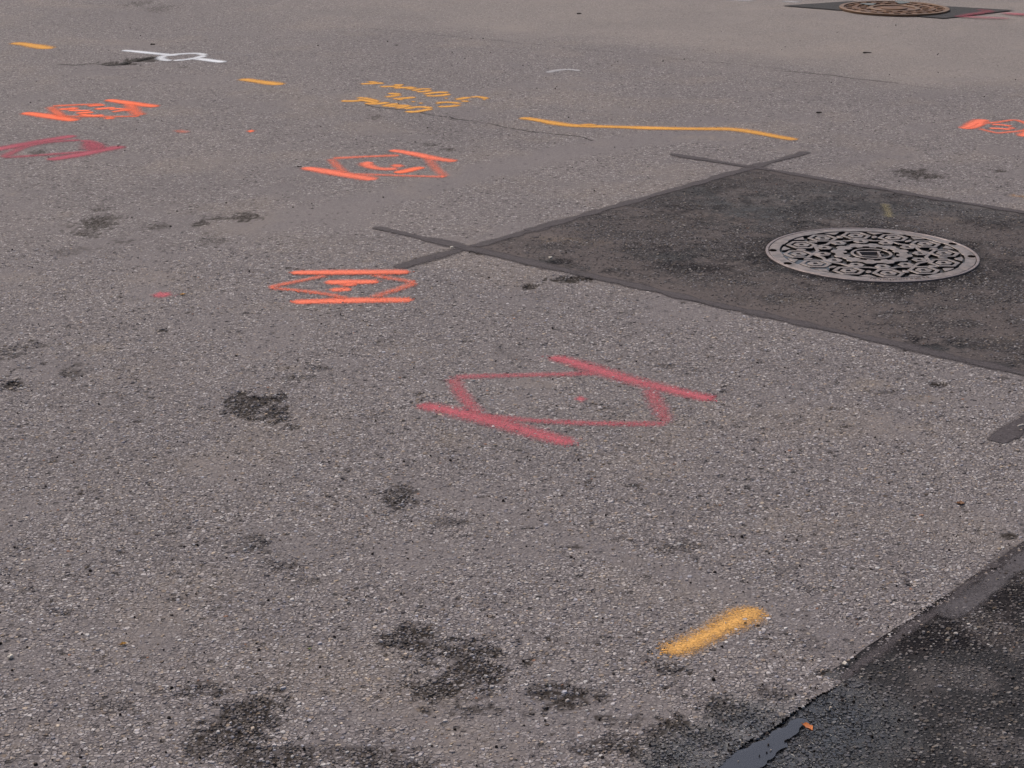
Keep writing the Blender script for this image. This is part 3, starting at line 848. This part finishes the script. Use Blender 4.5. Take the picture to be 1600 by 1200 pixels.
p = mark('painted_mark', (85, 232), 'dark red diamond cut by the left edge of the picture', 'road marking')
zz_ = lambda pts: Z(0, 145, 6.154, pts)
paint_part('bar', [(zz_([(-260, 592), (0, 540), (370, 470), (745, 408)]), .075, .85)], M_DRED, p)
paint_part('bar', [(zz_([(435, 652), (750, 600), (960, 553), (1215, 510)]), .080, .88)], M_DRED, p)
paint_part('diamond_outline', [(zz_([(20, 625), (130, 568), (240, 520), (420, 480), (620, 462), (800, 455)]), .055, .6), (zz_([(0, 622), (110, 618)]), .07, .75), (zz_([(20, 625), (330, 606), (640, 582), (830, 565)]), .055, .65),
                               (zz_([(760, 458), (850, 466), (900, 490)]), .06, .7), (zz_([(850, 470), (900, 510), (890, 560)]), .10, .75), (zz_([(880, 480), (960, 545)]), .07, .7)], M_DRED, p)
fix_parent(p)

p = mark('painted_mark', (1560, 200), 'coral orange mark cut by the right edge of the picture', 'road marking')
zz_ = lambda pts: Z(1490, 175, 14.545, pts)
paint_part('bar', [(zz_([(190, 395), (330, 350), (460, 290), (620, 195), (790, 172)]), .075, .95), (zz_([(250, 390), (520, 345), (640, 250)]), .036, .85)], M_CORAL, p)
paint_part('bar', [(zz_([(1520, 570), (1700, 510), (1950, 380)]), .085, .95)], M_CORAL, p)
paint_part('diamond_outline', [(zz_([(640, 262), (900, 250), (1130, 215), (1400, 172), (1620, 250), (1800, 330)]), .038, .62), (zz_([(560, 375), (750, 430), (1000, 490), (1250, 460), (1600, 432), (1800, 350)]), .038, .62)], M_CORAL, p)
paint_part('numeral', [(zz_([(820, 290), (1100, 295), (1350, 335)]), .036, .85), (zz_([(760, 375), (1050, 382), (1350, 410)]), .040, .88), (zz_([(1150, 320), (1360, 335)]), .036, .85), (zz_([(1290, 350), (1360, 400)]), .040, .88)], M_CORAL, p)
fix_parent(p)

# yellow lettering written from the far side
p = mark('painted_lettering', (648, 152), 'yellow handwritten lettering in three rows above the crack', 'road marking')
zz_ = lambda pts: Z(520, 115, 6.154, pts)
LW = .050
rows = [[[(245, 100), (380, 97), (512, 89)], [(345, 70), (395, 84), (420, 98)], [(430, 128), (560, 125), (685, 119)], [(560, 114), (640, 108), (690, 118)], [(560, 140), (690, 138), (800, 130)], [(690, 156), (750, 146), (805, 132)],
         [(760, 172), (830, 152), (900, 148), (958, 158)], [(955, 160), (880, 177), (780, 178)], [(868, 206), (960, 186), (1050, 182), (1128, 188)], [(1125, 192), (1060, 212), (940, 217), (875, 210)], [(1050, 237), (1130, 237)]],
        [[(510, 189), (590, 194), (668, 202)], [(495, 232), (580, 218), (665, 202)], [(555, 246), (680, 240), (812, 226)], [(590, 256), (700, 246)], [(735, 272), (812, 270)], [(805, 286), (892, 286)],
         [(975, 286), (1090, 276), (1180, 282), (1232, 297)], [(1230, 299), (1140, 317), (985, 318)], [(980, 284), (1050, 292)], [(1180, 256), (1250, 238), (1340, 226)], [(1200, 266), (1340, 268)], [(1310, 232), (1390, 222), (1450, 234), (1498, 248)], [(1425, 252), (1490, 252)]],
        [[(55, 264), (200, 268), (330, 254), (440, 262)], [(215, 230), (330, 240), (440, 278)], [(225, 248), (330, 262), (430, 290)], [(290, 284), (430, 295), (545, 272)], [(470, 321), (560, 300), (645, 285)], [(500, 321), (640, 312), (745, 300)], [(600, 340), (720, 312), (760, 304)],
         [(685, 346), (760, 326), (860, 320), (968, 334)], [(968, 336), (860, 358), (760, 374), (700, 358)]]]
for row in rows:
    paint_part('letter_row', [(zz_(s), LW, .92) for s in row], M_YEL, p)
fix_parent(p)

def single(name, strokes, mat, label, cat='road marking', z0=.0008, group=None):
    o = paint_part(name, strokes, mat, None, z0=z0)
    tag(o, label, cat, group)
    return o
single('painted_dash', [([(1036, 1024), (1088, 1002), (1135, 977), (1192, 949)], .066, .92, .04)], M_YELN, 'short thick yellow dash nearest the camera')
single('painted_line', [(Z(800, 0, 4, [(38, 736), (130, 745), (300, 778), (420, 790), (560, 792), (900, 804), (1200, 808), (1340, 806), (1480, 822), (1600, 845), (1790, 880)]), .075, .97),
                        (Z(800, 0, 4, [(420, 788), (480, 776), (530, 788)]), .05, .8)], M_YEL, 'long bent yellow line above the square dark patch')
single('painted_dash', [([(374, 123), (400, 127), (444, 133)], .095, .98)], M_YEL, 'yellow dash left of the yellow lettering')
single('painted_dash', [([(17, 67), (45, 70), (81, 77)], .115, .98)], M_YEL, 'yellow dash in the far left corner')
single('painted_dash', [([(1382, 318), (1387, 330), (1390, 341)], .034, .50)], M_TICK, 'faint yellow stroke on the dark patch behind the manhole cover', z0=.0024)
single('painted_dash', [([(1573, 304), (1590, 307), (1625, 309)], .045, .28)], M_YEL, 'faint yellow dash at the right edge above the dark patch')
single('painted_dot', [([(382, 205), (402, 205)], .075, .95)], M_ORANGE, 'small orange spot on its own right of the orange mark')
single('painted_dot', [([(232, 462), (252, 461), (272, 463)], .062, .75)], M_RED, 'pinkish red spot beside a small yellow leaf')
single('painted_dash', [([(272, 203), (296, 208)], .06, .42)], M_CORAL, 'very faint pinkish smear left of the orange spot')
single('painted_smear', [(Z(800, 0, 4, [(212, 458), (280, 440), (360, 434), (435, 446)]), .06, .85), (Z(800, 0, 4, [(250, 452), (300, 448)]), .05, .5)], M_FADE, 'faint white curved smear above the long yellow line')
single('painted_line', [([(1120, -2), (1150, 0), (1185, 1)], .16, .75), ([(1218, 2), (1255, 3.5)], .12, .75)], M_FADE, 'worn white line fragments left of the rusty manhole cover')
p = mark('painted_mark', (272, 88), 'white looped mark with a long stroke by the dark crack', 'road marking')
zz_ = lambda pts: Z(0, 0, 4, pts)
paint_part('bar', [(zz_([(755, 314), (850, 322), (1000, 338), (1120, 347)]), .065, .92), (zz_([(1200, 364), (1300, 376), (1412, 391)]), .075, .95)], M_WHITE, p)
paint_part('loop', [(zz_([(1010, 352), (1080, 342), (1180, 334), (1255, 336), (1282, 348)]), .06, .85), (zz_([(1282, 346), (1240, 362), (1160, 374), (1070, 381)]), .055, .8), (zz_([(1080, 381), (1020, 376), (1000, 362), (1030, 346)]), .06, .85)], M_WHITE, p)
paint_part('loop', [(zz_([(1290, 338), (1400, 330), (1500, 340), (1620, 350)]), .05, .25)], M_FADE, p)
fix_parent(p)
p = mark('painted_mark', (1540, 27), 'faded pinkish red strokes crossing the far dark patch', 'road marking')
zz_ = lambda pts: Z(1220, 0, 4.21, pts)
paint_part('bar', [(zz_([(1130, 113), (1300, 122), (1520, 128)]), .10, .50)], M_DRED, p, z0=.0072)
paint_part('bar', [(zz_([(1440, 90), (1560, 100), (1900, 118)]), .13, .62)], M_DRED, p, z0=.0072)
paint_part('bar', [(zz_([(1180, 113), (1290, 96), (1400, 78)]), .08, .45), (zz_([(1280, 68), (1400, 82)]), .08, .4)], M_DRED, p, z0=.0085)
fix_parent(p)

# ------------------------------------------------------------------ manhole covers
def ring_prism(name, outer, inner, z0, z1, cham=.0012):
    """flat-topped raised piece with chamfered upper edges; inner may be None"""
    outer = np.asarray(outer, float); n = len(outer)
    c = outer.mean(0)
    def inset(P, d):
        Q = P - c; r_ = np.hypot(*Q.T)[:, None]
        return c + Q * (1 - d / np.maximum(r_, 1e-6))
    rings = [(outer, z0), (outer, z1 - cham), (inset(outer, cham), z1)]
    if inner is not None:
        inner = np.asarray(inner, float)
        rings += [(inset(inner, -cham), z1), (inner, z1 - cham), (inner, z0)]
    V = np.concatenate([np.concatenate([P, np.full((n, 1), zz)], 1) for P, zz in rings])
    F = []
    for k in range(len(rings) - 1):
        for i in range(n):
            j = (i + 1) % n
            F.append([k * n + i, k * n + j, (k + 1) * n + j, (k + 1) * n + i])
    fl = [np.array(F)]
    if inner is None:
        fl.append(np.array([[2 * n + i for i in range(n)]]))
    me = np_mesh(name, V, fl)
    mi = np.zeros(len(me.polygons), np.int32)
    mi[:n] = 1                                   # flanks blackened: grime plus recess shade in the colour; tops worn bright
    if inner is not None:
        mi[4 * n:5 * n] = 1
    me.polygons.foreach_set('material_index', mi)
    return me
def circ(R, n=96, ph=0.0):
    a = np.arange(n) * 2 * np.pi / n + ph
    return np.stack([R * np.cos(a), R * np.sin(a)], -1)
def hexa(R, ph=0.0):
    return circ(R, 6, ph)
def bar_box(a, b, w_):
    a = np.array(a, float); b = np.array(b, float); d = (b - a) / np.hypot(*(b - a)); nn = np.array([-d[1], d[0]]) * w_ / 2
    return np.array([a - nn, b - nn, b + nn, a + nn])
def join_meshes(name, meshes):
    V, F4, Fn, off = [], [], {}, 0
    for m in meshes:
        n = len(m.vertices); co = np.empty(n * 3, np.float32); m.vertices.foreach_get('co', co)
        V.append(co.reshape(-1, 3))
        for pol in m.polygons:
            Fn.setdefault(len(pol.vertices), []).append([v + off for v in pol.vertices])
        off += n
    return np_mesh(name, np.concatenate(V), [np.array(f) for f in Fn.values()])

ZT, ZB = .0040, -.0045
PH = math.radians(2.0)
MC = empty('manhole_cover', (COVER[0], COVER[1], 0.0))
tag(MC, 'round iron manhole cover with raised hexagons and a gear ring on the dark patch', 'manhole cover')
add_obj('frame_ring', ring_prism('frame_ring', circ(.3400, 128), circ(.3305, 128), -.02, ZT + .0006), M_FRAME, MC)
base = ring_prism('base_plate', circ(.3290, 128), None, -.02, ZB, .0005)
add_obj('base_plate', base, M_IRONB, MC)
# unbroken rim; each keyhole is a disc with the hole's shade in its colour
def rim_pts():
    n = 240
    a = np.arange(n) * 2 * np.pi / n
    return a
a = rim_pts()
Ro = np.full(len(a), .3285); Ri = np.full(len(a), .2940)
# rim's inner edge wavers with the pattern
Ri = Ri - .004 * (np.cos(12 * (a - PH)) > .55)
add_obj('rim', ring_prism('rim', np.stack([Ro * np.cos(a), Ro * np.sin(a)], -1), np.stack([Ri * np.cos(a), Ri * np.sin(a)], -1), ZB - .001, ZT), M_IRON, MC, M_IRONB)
kh = None
for deg in (173.7, -156.2, 23.3, -6.4):
    rr_ = math.radians(deg)
    if kh is None:
        pts = circ(1.0, 20) * np.array([.0125, .0145])
        kh = ring_prism('keyhole', pts, None, ZT - .004, ZT + .0007, .0002)
        kh.materials.append(M_HOLE)
    o = add_obj('keyhole', kh, None, MC)
    o.location = (.3165 * math.cos(rr_), .3165 * math.sin(rr_), 0); o.rotation_euler = (0, 0, rr_)
# gear ring
n = 288
a = np.arange(n) * 2 * np.pi / n
tooth = (np.cos(12 * (a - PH)) > .1)
Ri = np.where(tooth, .0905, .0790)
Ro = .1235 + .0065 * np.clip(np.cos(12 * (a - PH) + np.pi) * 1.6, -1, 1)
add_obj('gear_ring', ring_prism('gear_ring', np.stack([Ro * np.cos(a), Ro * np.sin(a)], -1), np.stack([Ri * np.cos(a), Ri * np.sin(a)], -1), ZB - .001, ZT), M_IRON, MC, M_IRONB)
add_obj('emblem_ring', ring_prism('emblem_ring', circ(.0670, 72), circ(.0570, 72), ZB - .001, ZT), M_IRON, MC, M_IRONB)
em = [ring_prism('e', bar_box(p0, p1, .0075), None, ZB - .001, ZT - .0004 - .0001 * i, .0008) for i, (p0, p1) in enumerate(
    [((-.039, .024), (.035, .028)), ((-.041, .028), (-.038, -.028)), ((-.042, -.026), (.012, -.036)), ((.026, .034), (.021, -.046)), ((.020, -.004), (.038, -.006)), ((.012, -.044), (.034, -.040))])]
add_obj('emblem', join_meshes('emblem', em), M_IRON, MC, M_IRONB)
# twelve sectors of hexagons
HX = math.radians(0)
stud = ring_prism('hexagon_stud', hexa(.0275, HX), hexa(.0095, HX), ZB - .001, ZT); stud.materials.append(M_IRON); stud.materials.append(M_IRONB)
outl = ring_prism('hexagon_outline', hexa(.0520, HX), hexa(.0370, HX), ZB - .001, ZT - .0003); outl.materials.append(M_IRON); outl.materials.append(M_IRONB)
stud2 = ring_prism('small_hexagon_stud', hexa(.0265, HX), hexa(.0090, HX), ZB - .001, ZT - .0001); stud2.materials.append(M_IRON); stud2.materials.append(M_IRONB)
pad = ring_prism('pad', circ(1, 12) * np.array([.0160, .0095]), None, ZB - .001, ZT - .0005); pad.materials.append(M_IRON); pad.materials.append(M_IRONB)
wedge = ring_prism('wedge_pad', np.array([(-.013, -.003), (.011, -.028), (.0145, 0), (.011, .028), (-.013, .003)]), None, ZB - .001, ZT - .0006); wedge.materials.append(M_IRON); wedge.materials.append(M_IRONB)
for k in range(12):
    t_ = PH + k * math.pi / 6
    for me_, R, dt, rot in ((stud, .2365, 0, 0), (outl, .2365, 0, 0), (stud2, .1580, 0, 0), (pad, .2250, .5, 1), (wedge, .2740, .5, 1)):
        tt = t_ + dt * math.pi / 6
        o = add_obj(me_.name, me_, None, MC)
        o.location = (R * math.cos(tt), R * math.sin(tt), 0)
        o.rotation_euler = (0, 0, (tt if rot else 0))
# zigzag ridge between the two rings of hexagons
na = 24
az = PH + np.arange(na) * math.pi / 12
rz_ = np.where(np.arange(na) % 2 == 0, .1900, .1720)
zo = np.stack([(rz_ + .0065) * np.cos(az), (rz_ + .0065) * np.sin(az)], -1); zi = np.stack([(rz_ - .0065) * np.cos(az), (rz_ - .0065) * np.sin(az)], -1)
add_obj('zigzag_ridge', ring_prism('zigzag_ridge', zo, zi, ZB - .001, ZT - .0007), M_IRON, MC, M_IRONB)
# cast lettering on the lower rim, worn beyond reading
lt = []
rl = random.Random(4)
for i in range(26):
    aa = math.radians(-101 + i * 1.35)
    R0 = .3035 + rl.uniform(-.002, .002); R1 = R0 + rl.uniform(.006, .013)
    if rl.random() < .2: continue
    d = rl.uniform(-.008, .008)
    lt.append(ring_prism('l', bar_box((R0 * math.cos(aa), R0 * math.sin(aa)), (R1 * math.cos(aa + d), R1 * math.sin(aa + d)), .0032), None, ZT - .001, ZT + .0022 + .0001 * (i % 3), .0005))
add_obj('cast_lettering', join_meshes('cast_lettering', lt), M_FRAME, MC)

# water standing in the lower left recesses of the cover
wp = []
for i in range(28):
    aa = math.radians(176 + i * 2.2)
    wp.append((.2935 * math.cos(aa), .2935 * math.sin(aa)))
for i in range(28):
    aa = math.radians(176 + (27 - i) * 2.2)
    rr_ = .232 + .02 * math.sin(i * 1.1) + .045 * math.cos(i * .31)
    wp.append((rr_ * math.cos(aa), rr_ * math.sin(aa)))
wp = np.array(wp); nW = len(wp)
h_ = nW // 2
wf = np.array([[i, i + 1, nW - 2 - i, nW - 1 - i] for i in range(h_ - 1)])
me = np_mesh('puddle', np.concatenate([wp, np.full((nW, 1), ZT - .0024)], 1), [wf])
o = add_obj('puddle', me, M_FILM); o.location = (COVER[0], COVER[1], 0)
tag(o, 'thin water film in the left recesses of the patterned manhole cover', kind='structure')

# far rusty cover
C2 = empty('manhole_cover', (COVER2[0], COVER2[1], 0.0065))
tag(C2, 'rusty brown manhole cover at the top edge of the picture', 'manhole cover')
add_obj('frame_ring', ring_prism('frame_ring', circ(.352, 96), circ(.322, 96), -.004, .0105, .002), M_RUST2, C2)
add_obj('base_plate', ring_prism('base_plate', circ(.323, 96), None, -.004, .0025, .0005), M_RUST, C2)
add_obj('raised_ring', ring_prism('raised_ring', circ(.262, 96), circ(.235, 96), .001, .0095, .002), M_RUST, C2)
add_obj('raised_ring', ring_prism('raised_ring', circ(.165, 72), circ(.135, 72), .001, .0095, .002), M_RUST2, C2)
hs = ring_prism('raised_block', bar_box((-.018, 0), (.018, 0), .034), None, .001, .0085, .002); hs.materials.append(M_RUST)
for k in range(18):
    tt = k * math.pi / 9
    o = add_obj('raised_block', hs, None, C2); o.location = (.200 * math.cos(tt), .200 * math.sin(tt), 0); o.rotation_euler = (0, 0, tt)
for k in range(24):
    tt = k * math.pi / 12
    o = add_obj('raised_block', hs, None, C2); o.location = (.292 * math.cos(tt), .292 * math.sin(tt), 0); o.rotation_euler = (0, 0, tt)
add_obj('boss', ring_prism('boss', circ(.085, 48), None, .001, .0095, .003), M_RUST, C2)
for (px, py, ex, ey, lab) in ((1357, 10.5, .045, .05, 'small bright pool on the left of the rusty manhole cover'), (1409, 7.6, .045, .07, 'small bright pool at the back of the rusty manhole cover')):
    g = G(px, py)
    aa = np.arange(24) * 2 * np.pi / 24
    rad = 1 + .2 * np.sin(3 * aa + px) + .1 * np.sin(5 * aa)
    P = np.stack([g[0] + ex * rad * np.cos(aa), g[1] + ey * rad * np.sin(aa), np.full(24, .0185)], -1)
    o = add_obj('puddle', np_mesh('puddle', P, [np.arange(24)[None, :]]), M_WATER)
    tag(o, lab, kind='structure')

# ------------------------------------------------------------------ puddle on the near patch
g = smooth_line(np.concatenate([PUDG, PUDG[:1]]), 2)[:-1]
g = g + np.stack([vnoise(g[:, 0], g[:, 1], 60, 5) - .5, vnoise(g[:, 0], g[:, 1], 60, 6) - .5], -1) * .012
me = np_mesh('puddle', np.concatenate([g, np.full((len(g), 1), -.0010)], 1), [np.arange(len(g))[None, ::-1]])
o = add_obj('puddle', me, M_WATER)
tag(o, 'long shallow puddle at the bottom edge of the picture', kind='structure')

# ------------------------------------------------------------------ leaves, twigs and pebbles
def leaf_mat(name, c, c2):
    m = simple_mat(name, c, rough=.5, var=.3, scale=160, bump=.0006, c2=c2, spec=.4)
    return m
M_LEAF = leaf_mat('orange_leaf', (.52, .17, .03), (.30, .07, .015))
M_LEAFY = leaf_mat('yellow_leaf', (.55, .30, .05), (.34, .15, .03))
M_LEAFB = leaf_mat('brown_leaf', (.20, .08, .02), (.08, .03, .01))
M_LEAFG = leaf_mat('green_leaf', (.34, .40, .06), (.20, .26, .04))
M_TWIG = simple_mat('dead_twig', (.030, .022, .018), rough=.8, var=.3)
M_PALE = simple_mat('pale_pebble', (.52, .47, .40), rough=.75, var=.15)
M_WOOD = simple_mat('pale_wood', (.45, .40, .36), rough=.7, var=.2)

def leaf(px, length, width, rz, mat, label, z0, fold=.5, curl=.35, seed=0):
    g = G(*px)
    o = empty('fallen_leaf', (g[0], g[1], z0), rz)
    nl, nw_ = 12, 7
    V, F = [], []
    for i in range(nl):
        t = i / (nl - 1)
        hwid = width * .5 * (math.sin(math.pi * min(1, t * .92 + .06)) ** .7) * (1 + .12 * math.sin(9 * t + seed))
        xx = (t - .5) * length
        for j in range(nw_):
            s = j / (nw_ - 1) * 2 - 1
            zz = fold * abs(s) ** 1.3 * hwid + curl * length * (t - .45) ** 2 + .0006 * math.sin(14 * t + 5 * s + seed)
            V.append((xx + .06 * length * abs(s) * math.sin(5 * t), s * hwid * (1 - .25 * fold), zz + .001))
    for i in range(nl - 1):
        for j in range(nw_ - 1):
            F.append([i * nw_ + j, (i + 1) * nw_ + j, (i + 1) * nw_ + j + 1, i * nw_ + j + 1])
    V = np.array(V)
    Vb = V.copy(); Vb[:, 2] -= .0004
    nV = len(V); F = np.array(F)
    me = np_mesh('blade', np.concatenate([V, Vb]), [F, F[:, ::-1] + nV], smooth=True)
    add_obj('blade', me, mat, o)
    sv, sf = [], []
    for i in range(5):
        t = i / 4
        for k in range(5):
            a_ = k * 2 * math.pi / 5
            rr_ = .0006
            sv.append((-length * .5 - t * length * .30, rr_ * math.cos(a_) + .06 * length * t * t, .0018 + rr_ * math.sin(a_) + curl * length * .2 * (1 - t)))
    for i in range(4):
        for k in range(5):
            sf.append([i * 5 + k, i * 5 + (k + 1) % 5, (i + 1) * 5 + (k + 1) % 5, (i + 1) * 5 + k])
    add_obj('stalk', np_mesh('stalk', np.array(sv), [np.array(sf)], smooth=True), M_LEAFB, o)
    tag(o, label, 'leaf')
    return o
leaf((1262, 1141), .026, .016, math.radians(-62), M_LEAF, 'small curled orange leaf on the wet asphalt by the puddle', .0015, fold=.8, curl=.5, seed=1)
leaf((286, 461), .016, .013, math.radians(20), M_LEAFY, 'tiny yellow leaf right beside the pinkish red spot', .001, fold=.4, seed=2)
leaf((1501, 788), .017, .018, math.radians(-10), M_LEAFB, 'small brown leaf with yellow rim lying alone at the right', .001, fold=.3, seed=3)
leaf((193, 1008), .013, .009, math.radians(30), M_LEAFY, 'tiny yellowish leaf scrap at the lower left', .001, fold=.6, seed=4)
leaf((484, 1015), .007, .004, math.radians(15), M_LEAFG, 'tiny yellow green leaf scrap in the lower middle', .001, fold=.5, seed=5)

def stick(px, length, rad, rz, mat, label, name='twig', cat='twig', z0=.002, seed=0):
    g = G(*px)
    rs = random.Random(seed)
    V, F = [], []
    n, k = 7, 6
    for i in range(n):
        t = i / (n - 1)
        r_ = rad * (1 - .5 * t) * (1 + rs.uniform(-.15, .15)) * (.35 if i in (0, n - 1) else 1)
        cy_ = rs.uniform(-.3, .3) * rad * 2
        for j in range(k):
            a_ = j * 2 * math.pi / k
            V.append(((t - .5) * length, cy_ + r_ * math.cos(a_), rad + r_ * math.sin(a_)))
    for i in range(n - 1):
        for j in range(k):
            F.append([i * k + j, i * k + (j + 1) % k, (i + 1) * k + (j + 1) % k, (i + 1) * k + j])
    me = np_mesh(name, np.array(V), [np.array(F), np.array([list(range(k))[::-1], list(range((n - 1) * k, n * k))])], smooth=True)
    o = add_obj(name, me, mat); o.location = (g[0], g[1], z0); o.rotation_euler = (0, 0, rz)
    tag(o, label, cat)
    return o
stick((451, 420.5), .022, .0022, 0.05, M_TWIG, 'short black twig above the left end of the level orange bar', seed=1)
stick((465, 424), .016, .0020, -.05, M_TWIG, 'black twig touching the upper level orange bar', z0=.006, seed=2)
stick((468, 262), .020, .0028, .2, M_TWIG, 'black twig at the left tip of the coral bar', seed=3)
stick((1597, 671), .030, .0040, .35, M_WOOD, 'pale wood splinter on the seal strip end at the right edge', name='wood_splinter', cat='wood splinter', z0=.0065, seed=4)
stick((239, 71), .03, .005, .1, M_TWIG, 'black crumb above the white looped mark', name='asphalt_crumb', cat='crumb', seed=5)
stick((905, 23), .03, .006, .1, M_TWIG, 'black crumb alone in the far middle of the road', name='asphalt_crumb', cat='crumb', seed=6)
stick((1355, 84), .05, .005, -.1, M_TWIG, 'flat dark crumb on the pale lane below the rusty cover', name='asphalt_crumb', cat='crumb', seed=7)
stick((1280, 178), .03, .005, .3, M_TWIG, 'dark crumb above the right end of the long yellow line', name='asphalt_crumb', cat='crumb', seed=8)

def pebble(px, size, label, mat, z0, seed):
    rs = np.random.default_rng(seed)
    g = G(*px)
    V = []
    n, k = 6, 9
    jit = rs.uniform(.8, 1.2, (n, k))
    for i in range(n):
        ph = math.pi * i / (n - 1)
        for j in range(k):
            th = 2 * math.pi * j / k
            rr_ = size * .5 * (jit[i, j] if 0 < i < n - 1 else 1)
            V.append((rr_ * math.sin(ph) * math.cos(th), rr_ * .8 * math.sin(ph) * math.sin(th), size * .28 + rr_ * .55 * math.cos(ph)))
    F = [[i * k + j, i * k + (j + 1) % k, (i + 1) * k + (j + 1) % k, (i + 1) * k + j][::-1] for i in range(n - 1) for j in range(k)]
    o = add_obj('pebble', np_mesh('pebble', np.array(V), [np.array(F)]), mat)
    o.location = (g[0], g[1], z0); o.rotation_euler = (0, 0, rs.uniform(0, 3))
    tag(o, label, 'pebble')
pebble((706, 390), .014, 'white pebble by the crossing of the seal strips', M_PALE, .004, 1)
pebble((17, 1029), .012, 'cream pebble at the lower left edge', M_PALE, .001, 2)
pebble((860, 407), .016, 'pale pebble on the left corner of the dark patch', M_PALE, .005, 3)
pebble((1320, 1040), .011, 'pale pebble at the edge of the damp patch', M_PALE, .001, 4)

# ------------------------------------------------------------------ loose grit and crumbs lying about
r = np.random.default_rng(88)
gpx = r.uniform(-40, 1640, 900); gpy = 1240 - 1200 * r.random(900) ** 1.25
gg = G(gpx, gpy)
uu_, ww_ = uw(gg[:, 0], gg[:, 1])
# more of it collects along the joint of the damp patch
nj = 90
ju = r.uniform(-2.3, -.9, nj); jw = N_W0 + r.normal(0, .03, nj)
jx, jy = from_uw(ju, jw)
gx = np.concatenate([gg[:, 0], jx]); gy = np.concatenate([gg[:, 1], jy])
ok = np.hypot(gx - COVER[0], gy - COVER[1]) > .36
gx, gy = gx[ok], gy[ok]
gs = np.clip(r.lognormal(math.log(.0043), .35, len(gx)), .0022, .0075) * (1 + .06 * np.clip(gy - 4, 0, 8))
gc = np.where((r.random(len(gx)) < .78)[:, None], np.array([.030, .024, .022]) * r.uniform(.5, 2.2, (len(gx), 1)), np.array([.30, .26, .22]) * r.uniform(.6, 1.3, (len(gx), 1)))
GV = make_chips(gx, gy, surf_z(gx, gy, 0 * gx) + .001, gs, gc, 0 * gx, 89, proud=(.0015, .0040))
o = add_obj('grit', chips_mesh('grit', GV, gc, 0 * gx), M_CHIP)
tag(o, 'loose dark grit and crumbs scattered over the road', 'grit', kind='stuff')
